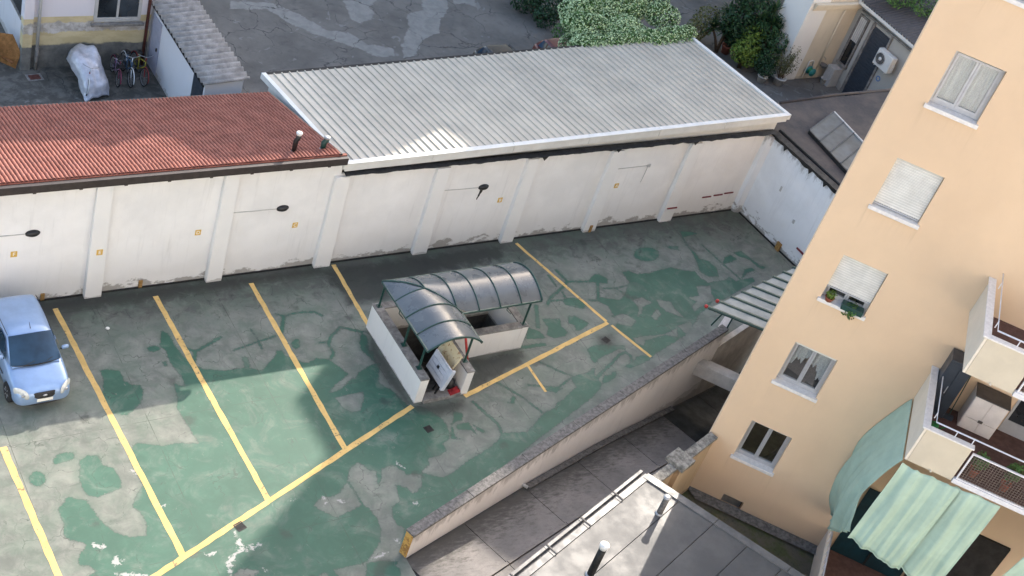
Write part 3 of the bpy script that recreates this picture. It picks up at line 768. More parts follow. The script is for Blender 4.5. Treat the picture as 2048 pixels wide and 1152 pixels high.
for i in range(nseg):
    a = X0 - .03 + (X1 - X0 + .06) * i / nseg; b = X0 - .03 + (X1 - X0 + .06) * (i + 1) / nseg - .012
    q = [(a, 29.47), (b, 29.47), (b, 29.64), (a, 29.64)]
    P(MB().prism(q, lambda p: zn(p[0]) - .24, lambda p: zn(p[0]) + .055).build("fascia_panel", M['fascia'], bevel=.008), mr)
    P(MB().prism([(a, 29.44), (b, 29.44), (b, 29.5), (a, 29.5)], lambda p: zn(p[0]) + .03, lambda p: zn(p[0]) + .065).build("fascia_cap", M['fascia']), mr)
P(MB().prism([(X0 + .1, 29.56), (X0 + 9.0, 29.56), (X0 + 9.0, 29.62), (X0 + .1, 29.62)], lambda p: zn(p[0]) - .33, lambda p: zn(p[0]) - .28).build("wall_rail", M['conduit']), mr)
for i in range(11):
    x = X0 + .8 + i * 1.65
    P(BX(x, x + .05, 29.63, 29.69, zn(x) - .285, zn(x) - .25).build("bolt", M['iron_dark']), mr)
for x, nm in ((X0 - .1, "verge_trim"), (X1 - .02, "verge_trim")):
    P(MB().prism([(x, 29.46), (x + .16, 29.46), (x + .16, 35.8), (x, 35.8)], lambda p: zn(x) - .16 + (p[1] - 29.62) * (zf(x) - zn(x)) / 6.14, lambda p: zn(x) + .06 + (p[1] - 29.62) * (zf(x) - zn(x)) / 6.14).build(nm, M['fascia'], bevel=.008), mr)
P(MB().prism([(X0 - .05, 35.78), (X1, 35.78), (X1, 35.92), (X0 - .05, 35.92)], lambda p: zf(p[0]) - .14, lambda p: zf(p[0]) - .03).build("rear_gutter", M['iron_dark']), mr)
# ------------------------------------------------------------------ ramp beside the deck
M['ramp'] = basic("ramp_concrete", srgb(138, 128, 118), 0.4, 1.6, 0.88, bump=0.4, fine=26)
def ramp_mat():
    t = NT("ramp_slab")
    n1 = t.noise(0.8, 6, 0.65); n2 = t.noise(3.5, 7, 0.7, t.mapped((1, 3.5, 1), (0, 0, R(-70))))
    col = t.mix(t.ramp(n1, 0.3, 0.7), srgb(112, 109, 106), srgb(136, 131, 127))
    col = t.mix(t.ramp(n2, 0.45, 0.75, 0, 0.6), col, srgb(84, 81, 78))
    x, y, z = t.sep()
    # grime gathers along the wall side of the ramp
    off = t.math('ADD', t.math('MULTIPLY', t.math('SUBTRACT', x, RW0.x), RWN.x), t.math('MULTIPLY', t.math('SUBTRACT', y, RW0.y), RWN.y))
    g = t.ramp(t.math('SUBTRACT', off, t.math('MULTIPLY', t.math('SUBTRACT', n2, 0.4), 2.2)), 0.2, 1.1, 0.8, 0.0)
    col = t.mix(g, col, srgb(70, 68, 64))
    col = t.mix(t.ramp(t.noise(28, 3), 0.5, 0.8, 0, 0.35), col, srgb(70, 66, 60))
    t.color(col); t.rough(0.88)
    t.bump(t.math('ADD', t.noise(45, 3), n2), 0.35, 0.012)
    return t.m
M['ramp'] = ramp_mat(); M['ramp_shade'] = basic("shaded_ramp", srgb(44, 48, 48), .4, 2, .6)
RT = [0, 5.5, 9.2, 13.5, 15, 19, 26]; RZ = [-.02, -.5, -1.0, -1.89, -2.25, -3.0, -3.2]
def rz_(t): return float(np.interp(t, RT, RZ))
def rp(t, off, dz=0.0): return (RW0.x + RWD.x * t + RWN.x * off, RW0.y + RWD.y * t + RWN.y * off, rz_(t) + dz)
ramp = structure(MB().add([rp(t, o, -.06) for t in np.linspace(-.15, 26, 40) for o in (-.05, 3.6)], [(2 * i, 2 * i + 2, 2 * i + 3, 2 * i + 1) for i in range(39)]).build("ramp", M['ramp']))
def slab(t0, t1, o0, o1, name, top=0.0, mat=None, parent=ramp):
    ts = np.linspace(t0, t1, 6)
    mb = MB(); vs_ = []
    for t in ts: vs_ += [rp(t, o0, top - .05), rp(t, o0, top), rp(t, o1, top), rp(t, o1, top - .05)]
    mb.add(vs_, [(i * 4 + k, i * 4 + 4 + k, i * 4 + 4 + (k + 1) % 4, i * 4 + (k + 1) % 4) for i in range(5) for k in range(4)] + [(0, 1, 2, 3), (23, 22, 21, 20)])
    return mb.build(name, mat or M['ramp'], parent)
js = [-.12, 2.35, 5.06, 7.6, 10.2, 12.85, 15.5, 18.2, 21]
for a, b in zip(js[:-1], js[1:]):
    dk = M['ramp_shade'] if a > 12.5 else None  # lower slabs coloured dark to stand in for shade in the ramp mouth
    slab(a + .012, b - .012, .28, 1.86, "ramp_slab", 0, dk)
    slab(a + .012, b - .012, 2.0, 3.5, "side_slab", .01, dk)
    slab(a + .02, b - .01, 1.88, 1.97, "kerb", .05)
slab(5.1, 13.5, .24, .42, "channel_kerb", .10, M['stone_dark'])

# parapet of the ramp
rpw = empty("ramp_parapet", (22, 20, 0), 0, "white ramp parapet with grey stone coping and a yellow striped end", "parapet wall")
def along(t0, t1, o0, o1): return [tuple(RW0 + RWD * t0 + RWN * o0), tuple(RW0 + RWD * t1 + RWN * o0), tuple(RW0 + RWD * t1 + RWN * o1), tuple(RW0 + RWD * t0 + RWN * o1)]
P(MB().prism(along(0, 15.3, 0, .2), -3.3, .80).build("parapet_wall", M['ramp_wall']), rpw)
nst = 13
for i in range(nst):
    a, b = 15.4 * i / nst - .02, 15.4 * (i + 1) / nst - .03
    P(MB().prism(along(a, b, -.06, .24), .80 + random.uniform(0, .006), .885 + random.uniform(0, .008)).build("coping_stone", M['stone_dark'], bevel=.012), rpw)
M['yellow_wood'] = paint_mat("striped_yellow", srgb(198, 156, 84), 0.56, srgb(150, 110, 60))
for i in range(6):
    z0 = .05 + i * .125
    q = along(-.045, -.003, -.01, .21)
    P(MB().prism(q, lambda p, z=z0: z + (.05 if (Vector(p) - RW0).dot(RWN) > .1 else 0), lambda p, z=z0: z + .085 + (.05 if (Vector(p) - RW0).dot(RWN) > .1 else 0)).build("yellow_stripe", M['yellow_wood']), rpw)
P(MB().prism(along(-.03, -.003, -.02, .22), -.1, .84).build("end_board", M['yellow_wood']), rpw)
P(MB().tube([rp(5.0, .1, .1), rp(5.08, .36, .07)], .05, 12).build("drain_pipe", M['conduit'], None, True), rpw)

# ------------------------------------------------------------------ beige apartment building
FA = R(-49.727); BO = (26.27, 18.29, 0)
bei = empty("apartment_building", BO, FA, "tall beige apartment building leaning in from the right with balconies and windows", "building")
fdv = Vector((math.cos(FA), math.sin(FA))); fnv = Vector((-math.sin(FA), math.cos(FA)))
def bw_(u, y, z=None):
    q = (BO[0] + fdv.x * u + fnv.x * y, BO[1] + fdv.y * u + fnv.y * y)
    return q if z is None else (*q, z)
def sill_runs(t, col):
    x, y, z = t.sep()
    u = t.math('ADD', t.math('MULTIPLY', t.math('SUBTRACT', x, BO[0]), fdv.x), t.math('MULTIPLY', t.math('SUBTRACT', y, BO[1]), fdv.y))
    dz = t.math('MULTIPLY', t.math('FRACT', t.math('DIVIDE', t.math('SUBTRACT', 17.0, z), 3.13)), 3.13)
    s = t.noise(9, 4, .7, t.mapped((1, 1, .06)))
    edge = t.math('MAXIMUM', t.ramp(t.math('ABSOLUTE', t.math('SUBTRACT', u, .88)), .02, .12, 1, .25), t.ramp(t.math('ABSOLUTE', t.math('SUBTRACT', u, 2.18)), .02, .12, 1, .25))
    m = t.math('MULTIPLY', t.math('MULTIPLY', t.ramp(dz, 0.05, .95, .5, 0), t.ramp(s, .42, .68)), t.math('MULTIPLY', t.math('MULTIPLY', t.ramp(u, .74, .84), t.ramp(u, 2.2, 2.3, 1, 0)), edge))
    col = t.mix(t.math('MULTIPLY', m, .4), col, srgb(150, 128, 106))
    w = t.noise(.35, 5, .6, t.mapped((1, 1, .5)))
    col = t.mix(t.ramp(w, .42, .7, 0, .16), col, srgb(196, 164, 134))
    hs = t.noise(2.2, 5, .72, t.mapped((1.5, 1.5, .07)))
    return t.mix(t.ramp(hs, .55, .8, 0, .09), col, srgb(176, 150, 124))
M['beige'] = dirty_wall("beige_render", srgb(220, 193, 162), srgb(165, 146, 126), -.8, 0.5, False, None, 0.45, sill_runs)
M['marble'] = basic("sill_marble", srgb(226, 222, 218), 0.12, 9, 0.6, bump=0.05)
M['alu'] = basic("aluminium_frame", srgb(182, 184, 188), 0.08, 5, 0.4, 0.3, 0.03)
def shutter_mat():
    t = NT("roller_shutter"); z = t.sep()[2]
    f = t.math('FRACT', t.math('DIVIDE', z, .0725))
    c = t.mix(t.ramp(t.noise(3, 4), .3, .7), srgb(206, 205, 200), srgb(222, 221, 216))
    t.color(t.mix(t.ramp(f, .74, .95, 0, .55), c, srgb(150, 150, 148))); t.rough(.6)
    t.bump(t.ramp(f, .0, 1.0), .4, .02)
    return t.m
M['shutter'] = shutter_mat()
M['curtain'] = basic("grey_curtain", srgb(186, 188, 183), 0.18, 6, 0.9, streak=True)
M['lace'] = basic("white_lace", srgb(225, 222, 218), 0.25, 30, 0.9, bump=0.5)
M['room'] = basic("dark_room", (0.025, 0.023, 0.022, 1), 0.4, 2, 0.9)
def clear_glass():
    m = bpy.data.materials.new("clear_glass"); m.use_nodes = True
    t = m.node_tree; t.nodes.clear()
    a = t.nodes.new("ShaderNodeBsdfTransparent"); g = t.nodes.new("ShaderNodeBsdfGlossy"); g.inputs["Roughness"].default_value = 0.03
    nz = t.nodes.new("ShaderNodeTexNoise"); nz.inputs["Scale"].default_value = 2
    cr = t.nodes.new("ShaderNodeMapRange"); cr.inputs[3].default_value = 0.10; cr.inputs[4].default_value = 0.18
    t.links.new(nz.outputs["Fac"], cr.inputs[0])
    a.inputs[0].default_value = (0.9, 0.93, 0.94, 1)
    mx = t.nodes.new("ShaderNodeMixShader"); o = t.nodes.new("ShaderNodeOutputMaterial")
    t.links.new(cr.outputs[0], mx.inputs[0]); t.links.new(a.outputs[0], mx.inputs[1]); t.links.new(g.outputs[0], mx.inputs[2]); t.links.new(mx.outputs[0], o.inputs[0])
    return m
M['clear_glass'] = clear_glass()
M['dark_glass'] = glass("dark_glass")

WZ = [(17.06, 18.6), (13.93, 15.45), (10.82, 12.34), (7.66, 9.18), (4.52, 6.04), (1.40, 2.90)]
UA, UB = .90, 2.15
fwall = MB()
T_ = .32
fwall.box(0, UA, 0, T_, -1.3, 19.2)
fwall.box(UB, 15, 0, T_, -1.3, 19.2)
zs = [-1.3] + [z for w in WZ[::-1] for z in w] + [19.2]
segs = [(zs[i], zs[i + 1]) for i in range(0, len(zs), 2)]
for i, (a, b) in enumerate(segs):
    if i == 0:      # basement grille opening
        fwall.box(UA, 1.22, 0, T_, a, b); fwall.box(1.87, UB, 0, T_, a, b); fwall.box(1.22, 1.87, 0, T_, a, -.62); fwall.box(1.22, 1.87, 0, T_, -.12, b)
    else: fwall.box(UA, UB, 0, T_, a, b)
fwall.build("facade_wall", M['beige'], bei)
MB().prism([(0, T_), (.3, T_), (2.3, 10), (2.0, 10)], -3.5, 19.2).box(14.7, 15, T_, 10, -1.3, 19.2).box(2.3, 14.7, 9.7, 10, -1.3, 19.2).build("side_walls", M['beige'], bei)
MB().prism([(-.1, -.25), (15.2, -.25), (15.2, 10.2), (2.1, 10.2)], 19.2, 19.5).build("roof_slab", M['stone'], bei)
for i in range(6): BX(2.9, 14.7, T_ + .8, 9.6, WZ[i][0] - 1.2, WZ[i][0] - 1.0).build("floor_slab", M['room'], bei)
BX(1.25, 1.84, .26, .3, -.6, -.14).build("basement_panel", M['grey_metal'], bei)
BX(.02, 15, -.05, 0, -1.3, -.46).build("plinth", M['stone_dark'], bei)

def wavy(u0, u1, z0, z1, y, amp, waves, mat, name, parent, nz=2, slant=0.0):
    mb = MB(); n = 60; vs_ = []
    for j in range(nz + 1):
        for i in range(n + 1):
            u = i / n
            vs_.append((u0 + (u1 - u0) * u + slant * j / nz, y + amp * math.sin(2 * math.pi * waves * u + .7 * math.sin(9 * u)) * (1 - .3 * j / nz), z1 + (z0 - z1) * j / nz))
    mb.add(vs_, [(j * (n + 1) + i, j * (n + 1) + i + 1, (j + 1) * (n + 1) + i + 1, (j + 1) * (n + 1) + i) for j in range(nz) for i in range(n)])
    return mb.build(name, mat, parent, True)

def window(z0, z1, kind):
    yw = .17
    f = MB()
    f.box(UA, UA + .07, yw, yw + .07, z0 + .04, z1); f.box(UB - .07, UB, yw, yw + .07, z0 + .04, z1)
    f.box(UA + .07, UB - .07, yw, yw + .07, z1 - .07, z1); f.box(UA + .07, UB - .07, yw, yw + .07, z0 + .04, z0 + .13)
    um = (UA + UB) / 2
    for s0, s1 in ((UA + .075, um - .004), (um + .004, UB - .075)):
        f.box(s0, s0 + .055, yw - .02, yw + .05, z0 + .135, z1 - .075); f.box(s1 - .055, s1, yw - .02, yw + .05, z0 + .135, z1 - .075)
        f.box(s0 + .055, s1 - .055, yw - .02, yw + .05, z0 + .135, z0 + .20); f.box(s0 + .055, s1 - .055, yw - .02, yw + .05, z1 - .13, z1 - .075)
    w = f.build("window", M['alu'], bei)
    for s0, s1 in ((UA + .13, um - .06), (um + .06, UB - .13)):
        BX(s0, s1, yw + .01, yw + .02, z0 + .2, z1 - .13).build("pane", M['clear_glass'], w)
    s = MB().box(UA - .06, UB + .06, -.08, yw + .02, z0 - .07, z0 + .035)
    s.build("sill", M['marble'], w, bevel=.008)
    if kind in ('shutter', 'half'):
        zb = z0 + (.10 if kind == 'shutter' else .42)
        mb = MB(); n = int((z1 - zb) / .07); vs_ = []
        for i in range(n):
            a = zb + (z1 - zb) * i / n; b = zb + (z1 - zb) * (i + 1) / n
            vs_ += [(UA + .01, .125, a), (UB - .01, .125, a), (UA + .01, .10, a + .012), (UB - .01, .10, a + .012), (UA + .01, .112, b - .004), (UB - .01, .112, b - .004)]
        mb.add(vs_, [(i * 2, i * 2 + 1, i * 2 + 3, i * 2 + 2) for i in range(3 * n - 1)])
        mb.build("roller_shutter", M['shutter'], w)
        BX(UA + .01, UB - .01, .09, .13, zb - .04, zb).build("shutter_rail", M['alu'], w)
    if kind == 'curtain':
        wavy(UA + .1, UB - .1, z0 + .1, z1, .34, .03, 9, M['curtain'], "curtain", w)
    if kind == 'lace':
        wavy(UA + .1, UB - .1, z1 - .18, z1, .3, .01, 12, M['lace'], "curtain_pelmet", w)
        BX(UA + .02, UB - .02, .06, .16, z1 - .09, z1 - .004).build("blind_box", M['shutter'], w)
        for s0, s1, hang in ((UA + .1, um - .05, (.95, .55)), (um + .05, UB - .1, (.55, 1.15))):
            mb = MB(); n = 24; vs_ = []
            for i in range(n + 1):
                u = i / n
                e = hang[0] + (hang[1] - hang[0]) * u + .09 * math.sin(u * 11) + .05 * math.sin(u * 29)
                vs_ += [(s0 + (s1 - s0) * u, .3 + .02 * math.sin(u * 20), z1 - .1), (s0 + (s1 - s0) * u, .3 + .03 * math.sin(u * 24), z1 - e)]
            mb.add(vs_, [(2 * i, 2 * i + 2, 2 * i + 3, 2 * i + 1) for i in range(n)])
            mb.build("lace_curtain", M['lace'], w)
    return w
for (a, b), k in zip(WZ, ['shutter', 'curtain', 'shutter', 'half', 'lace', 'dark']): window(a, b, k)

# balconies
M['panel'] = basic("balcony_panel", srgb(222, 213, 198), 0.06, 1.5, 0.6, bump=0.05)
M['panel2'] = basic("balcony_front", srgb(204, 194, 174), 0.06, 1.5, 0.6, bump=0.05)
M['white_rail'] = basic("white_rail", srgb(226, 226, 230), 0.1, 6, 0.45, 0.1, 0.05)
M['balc_floor'] = basic("balcony_floor", srgb(92, 66, 60), 0.25, 5, 0.8)
M['grey_cloth'] = basic("grey_cloth", srgb(120, 108, 100), 0.3, 12, 0.9)
DB = 2.7
def balcony(zb):
    e = BX(4.5, 13, -DB + .08, -.001, zb + .02, zb + .16).build("balcony", M['balc_floor'], bei)
    MB().box(4.43, 4.50, -DB, -.002, zb - .03, zb + 1.15).build("side_panel", M['panel'], e, bevel=.01)
    BX(4.503, 5.72, -DB - .0, -DB + .07, zb - .03, zb + 1.12).build("front_panel", M['panel2'], e, bevel=.01)
    BX(4.36, 4.56, -DB - .06, -.01, zb + 1.153, zb + 1.20).build("coping", M['marble'], e, bevel=.01)
    BX(4.563, 5.75, -DB - .06, -DB + .13, zb + 1.15, zb + 1.197).build("coping", M['marble'], e, bevel=.01)
    MB().tube([(4.62, -.02, zb + 1.42), (4.62, -DB + .1, zb + 1.38), (12.8, -DB + .1, zb + 1.36)], .022, 8).build("handrail", M['white_rail'], e, True)
    for p in [(4.62, -.4), (4.62, -2.2), (5.2, -DB + .1), (5.65, -DB + .1)]:
        MB().tube([(p[0], p[1], zb + 1.19), (p[0], p[1], zb + 1.40)], .014, 6).build("rail_post", M['white_rail'], e)
    fr = MB()
    for a, b in ((5.78, 9.2), (9.28, 12.8)):
        fr.box(a, b, -DB - .02, -DB + .03, zb + 1.0, zb + 1.04).box(a, b, -DB - .02, -DB + .03, zb + .10, zb + .14)
        fr.box(a, a + .04, -DB - .02, -DB + .03, zb + .14, zb + 1.0).box(b - .04, b, -DB - .02, -DB + .03, zb + .14, zb + 1.0)
    fr.build("grille_frame", M['white_rail'], e)
    g = MB()
    for a, b in ((5.82, 9.16), (9.32, 12.76)):
        for i in range(int((b - a) / .075) + 1):
            x = a + i * .075; g.box(x, x + .012, -DB, -DB + .008, zb + .14, zb + 1.0)
        for k in range(12):
            z = zb + .16 + k * .075; g.box(a, b, -DB + .0085, -DB + .015, z, z + .012)
    g.build("wire_grille", M['grey_cloth'], e)
    BX(5.73, 13, -DB - .05, -DB + .079, zb - .05, zb + .09).build("slab_edge", M['white_rail'], e, bevel=.008)
    MB().lathe([(.02, -.05), (.03, 0), (.02, .02)], (5.15, -DB - .03, zb + .0), 8, 'y').build("weep_pipe", M['panel'], e)
    return e
b_low = balcony(5.98); b_up = balcony(9.14)
# dark sliding door on each balcony level
for zb in (5.98, 9.14):
    f = MB().box(6.75, 6.82, -.03, -.002, zb + .18, zb + 2.45).box(8.4, 8.47, -.03, -.002, zb + .18, zb + 2.45).box(6.82, 8.4, -.03, -.002, zb + 2.38, zb + 2.45).box(7.57, 7.64, -.03, -.002, zb + .18, zb + 2.38).box(6.82, 8.4, -.031, -.003, zb + .18, zb + .6)
    d = f.build("balcony_door", M['alu'], bei)
    BX(6.82, 8.4, -.012, -.004, zb + .6, zb + 2.38).build("pane", M['dark_glass'], d)
# ground terrace: parapet, rail, dark doors
ter = BX(4.5, 13, -3.6, -.06, -.5, -.28).build("terrace", M['balc_floor'], bei)
BX(4.40, 4.5, -3.6, -.055, -1.3, .42).build("terrace_parapet", M['panel'], ter)
MB().tube([(4.45, -.05, .72), (4.45, -3.6, .72), (13, -3.6, .72)], .035, 10).build("handrail", M['white_rail'], ter, True)
for y in np.arange(-.3, -3.7, -.3): MB().tube([(4.45, y, .42), (4.45, y, .70)], .012, 6).build("baluster", M['white_rail'], ter)
for x in np.arange(4.8, 13, .25): MB().tube([(x, -3.6, -.3), (x, -3.6, .70)], .012, 6).build("baluster", M['white_rail'], ter)
M['teal_dark'] = basic("dark_teal_door", srgb(10, 48, 58), 0.3, 3, 0.5)
d = BX(4.75, 6.9, -.10, -.052, -.25, 2.5).build("teal_shutter", M['teal_dark'], bei)
BX(5.78, 5.84, -.13, -.10, -.25, 2.5).build("door_stile", M['iron_dark'], d)
BX(7.0, 9.0, -.1, -.004, -.25, 2.6).build("terrace_door", M['room'], bei)

# green awning cloths
M['awning'] = basic("green_awning", srgb(166, 190, 173), 0.10, 1.6, 0.85, bump=0.1, fine=80)
def cloth(fn, nu, nv, name, label, group="green awning cloths of the ground terrace"):
    e = empty(name, bw_(4.5, -2.0, 4.0), FA, label, "awning", group)
    mb = MB(); vs_ = []
    for j in range(nv + 1):
        for i in range(nu + 1):
            u, y, z = fn(i / nu, j / nv); vs_.append((u - 4.5, y + 2.0, z - 4.0))
    mb.add(vs_, [(j * (nu + 1) + i, j * (nu + 1) + i + 1, (j + 1) * (nu + 1) + i + 1, (j + 1) * (nu + 1) + i) for j in range(nv) for i in range(nu)])
    o = mb.build("cloth", M['awning'], e, True)
    s = o.modifiers.new("solid", 'SOLIDIFY'); s.thickness = .006
    # hem tube along the free edge
    hem = [Vector(vs_[nv * (nu + 1) + i]) for i in range(nu + 1)]
    MB().tube(hem, .014, 6).build("hem", M['awning'], e, True)
    return e
def side_cloth(a, b):
    y = -.03 - 2.72 * a
    zb = np.interp(a, [0, .35, .6, 1], [.95, 1.2, 1.9, 3.0])
    z = 5.93 + (zb - 5.93) * b
    bul = math.sin(math.pi * min(1, b * 1.02)) ** .9 * (1.3 - .6 * a)
    fold = .05 * math.sin(14 * a + 5 * b) * b + .07 * math.sin(24 * (a + .55 * b)) * b * b + .04 * math.sin(41 * (a + .3 * b)) * b - .10 * abs(math.sin(7 * (a + .8 * b))) * b * (1 - a)
    return (4.40 - .42 * bul - .10 * b + fold, y - .02 * math.sin(9 * b), z)
cloth(side_cloth, 40, 40, "side_awning", "pale green side awning cloth bulging against the beige facade under the lower balcony")
def front_cloth(a, b, u0=4.42, u1=6.02, ub0=4.20, ub1=5.82, zb=3.02, sd=0.0, back=0.0):
    u = (u0 + (u1 - u0) * a) * (1 - b) + (ub0 + (ub1 - ub0) * a) * b
    w = (u1 - u0)
    n1_ = mnoise.noise((a * w * 3.2 + sd, b * .7, sd)); n2_ = mnoise.noise((a * w * 7.5 + 3 + sd, b * 1.1, 5 + sd)); n3_ = mnoise.noise((a * w * 2.0 - b * 1.2, 9 + sd, b))
    fold = .20 * n1_ + .09 * n2_ - .10 * abs(n3_)
    y = -2.80 + back - .40 * b ** .7 + fold * (.35 + .65 * b) * (1 - .45 * b ** 4)
    return (u, y, 5.9 + (zb - .35 * (a - .5) * b + .03 * n1_ - 5.9) * b - .12 * (1 - b) * abs(mnoise.noise((a * w * 2.4, 1 + sd, 0))))
cloth(front_cloth, 120, 26, "front_awning", "pale green awning curtain with deep folds hanging just right of the bulging side awning")
cloth(lambda a, b: front_cloth(a, b, 5.9, 7.12, 5.72, 6.9, 2.75, 4.3, .07), 100, 26, "front_awning", "greyer green awning curtain hanging below the wire grille of the lower balcony")
cloth(lambda a, b: front_cloth(a, b, 8.45, 11.5, 7.85, 11.0, 2.7, 9.1), 90, 26, "corner_awning", "pale green awning cloth at the bottom right corner of the picture")

# things kept on the lower balcony
zb = 5.98 + .16
M['cab_dark'] = basic("dark_cabinet", srgb(52, 60, 70), 0.15, 4, 0.4)
M['cab_white'] = basic("white_cabinet", srgb(216, 208, 202), 0.08, 3, 0.5)
M['cab_top'] = basic("cabinet_top", srgb(70, 66, 66), 0.15, 5, 0.5)
def at_bei(name, u, y, z, label, cat): return empty(name, bw_(u, y, z), FA, label, cat)
e = at_bei("tall_cabinet", 4.58, -.62, zb, "tall dark grey cabinet standing in the corner of the lower balcony", "cabinet")
BX(0, .62, .0, .58, 0, 1.85).build("cabinet_body", M['cab_dark'], e, bevel=.015)
for a in (.02, .32): BX(a, a + .28, -.02, -.002, .05, 1.8).build("cabinet_door", M['cab_dark'], e, bevel=.006)
BX(.27, .29, -.045, -.02, .8, 1.05).build("handle", M['alu'], e)
e = at_bei("white_cabinet", 5.62, -.62, zb, "white two-door cabinet with a grey top on the lower balcony", "cabinet")
BX(0, .92, .0, .58, 0, 1.12).build("cabinet_body", M['cab_white'], e, bevel=.01)
BX(-.02, .94, -.03, .59, 1.122, 1.16).build("cabinet_top", M['cab_top'], e, bevel=.006)
for a in (.02, .47):
    BX(a, a + .43, -.02, -.002, .42, 1.1).build("cabinet_door", M['cab_white'], e, bevel=.006)
    BX(a, a + .43, -.02, -.002, .03, .40).build("drawer", M['cab_white'], e, bevel=.006)
BX(.40, .52, -.035, -.021, .38, .46).build("handle", M['cab_top'], e)
M['green_plastic'] = basic("green_plastic", srgb(30, 120, 60), 0.2, 8, 0.4)
e = at_bei("watering_can", 4.98, -1.25, zb, "small green plastic watering can on the lower balcony floor", "watering can")
MB().lathe([(.10, 0), (.11, .02), (.105, .2), (.085, .22)], (0, 0, 0), 16).build("can_body", M['green_plastic'], e, True)
MB().tube([(.09, 0, .05), (.2, 0, .17), (.26, 0, .25)], [.022, .016, .02], 8).build("spout", M['green_plastic'], e, True)
MB().tube([(-.1, 0, .06), (-.18, 0, .14), (-.14, 0, .24), (-.02, 0, .25)], .012, 8).build("handle", M['green_plastic'], e, True)
e = at_bei("broom", 5.33, -.25, zb, "broom leaning in the shadow between the two balcony cabinets", "broom")
MB().tube([(0, -.25, .12), (.02, .2, 1.35)], .014, 8).build("stick", M['green_paint_metal'], e)
BX(-.14, .14, -.31, -.2, 0, .12).build("brush", M['cab_dark'], e)
# potted plants behind the wire grille
def leaf_cloud(n, center, radii, size, jitter=.5, normal_up=.3, shape=None, seed=1, surf=.55):
    """scattered leaf quads in an ellipsoid; returns MB and tint list"""
    g = np.random.default_rng(seed)
    mb = MB(); tint = []
    k = 0
    while k < n:
        d = g.normal(size=3); d /= np.linalg.norm(d)
        rr_ = g.uniform(surf, 1.0) ** .7
        if shape is not None:
            rr_ *= shape(d)
        c = np.array(center) + d * rr_ * np.array(radii)
        nv = d + g.normal(size=3) * jitter + np.array([0, 0, normal_up]); nv /= np.linalg.norm(nv)
        t = np.cross(nv, g.normal(size=3)); t /= np.linalg.norm(t)
        b = np.cross(nv, t)
        s = size * g.uniform(.6, 1.3)
        mb.add([c - t * s * .5, c + b * s * .28 + nv * s * .06, c + t * s * .5, c - b * s * .28 + nv * s * .06], [(0, 1, 2, 3)])
        tint += [g.uniform()] * 1
        k += 1
    return mb, tint
def leaf_obj(mb, tint, name, mat, parent):
    me = bpy.data.meshes.new(name); me.from_pydata(mb.v, [], mb.f); me.materials.append(mat)
    at = me.attributes.new("tint", 'FLOAT', 'FACE'); at.data.foreach_set("value", np.array(tint, np.float32))
    return obj(name, me, parent)
M['leaf_dark'] = leafmat("leaf_dark", srgb(44, 74, 42)); M['leaf_mid'] = leafmat("leaf_mid", srgb(70, 104, 50)); M['leaf_lime'] = leafmat("leaf_lime", srgb(92, 116, 44))
M['terracotta'] = basic("terracotta", srgb(150, 82, 60), 0.2, 9, 0.8); M['pot_white'] = basic("pot_white", srgb(205, 200, 192), 0.15, 8, 0.7)
M['bark'] = basic("bark", srgb(82, 66, 50), 0.3, 9, 0.9)
def potted(name, loc, rpot, hpot, leaf_r, leaf_c, n, lsize, lm, pm, label, cat="potted plant", group=None, rz=0, seed=3, square=False, stems=4):
    e = empty(name, loc, rz, label, cat, group)
    if square: BX(-rpot, rpot, -rpot * .45, rpot * .45, 0, hpot).build("pot", pm, e, bevel=.01)
    else: MB().lathe([(rpot * .68, 0), (rpot * .95, hpot * .85), (rpot * 1.05, hpot * .86), (rpot * 1.05, hpot), (rpot * .9, hpot), (rpot * .85, hpot * .9)], (0, 0, 0), 18).build("pot", pm, e, True)
    st = MB(); g = random.Random(seed)
    for i in range(stems):
        a = g.uniform(0, 6.28); q = leaf_r[0] * .5
        st.tube([(rpot * .3 * math.cos(a), rpot * .2 * math.sin(a), hpot * .85), (q * .5 * math.cos(a), q * .5 * math.sin(a), leaf_c * .7 + hpot * .3), (q * math.cos(a), q * math.sin(a), leaf_c + leaf_r[2] * .5)], [.016, .012, .006], 5)
    st.build("stems", M['bark'], e)
    mb, ti = leaf_cloud(n, (0, 0, leaf_c), leaf_r, lsize, .7, .3, None, seed, .3)
    leaf_obj(mb, ti, "foliage", lm, e)
    return e
for i, (u, nm) in enumerate([(6.15, "bushy potted plant left of three behind the balcony's wire grille"), (7.0, "bushy potted plant in the middle behind the balcony's wire grille"), (7.75, "bushy potted plant right of three behind the balcony's wire grille")]):
    potted("potted_plant", bw_(u, -2.4, zb), .14, .26, (.24, .24, .3), .55 + .1 * i, 260, .09, M['leaf_mid'], M['terracotta'], nm, group="plants on the lower balcony", seed=20 + i)
# flower boxes on the half shuttered window sill
potted("flower_box", bw_(1.12, -.02, 7.70), .13, .13, (.16, .12, .16), .2, 150, .07, M['leaf_lime'], M['terracotta'], "small yellow-green plant at the left of the half shuttered window's sill", rz=FA, seed=31)
potted("flower_box", bw_(1.78, -.02, 7.70), .30, .16, (.26, .18, .26), .0, 420, .08, M['leaf_mid'], M['green_paint_metal'], "dark green flower box with a plant trailing down from the half shuttered window", rz=FA, seed=33, square=True)

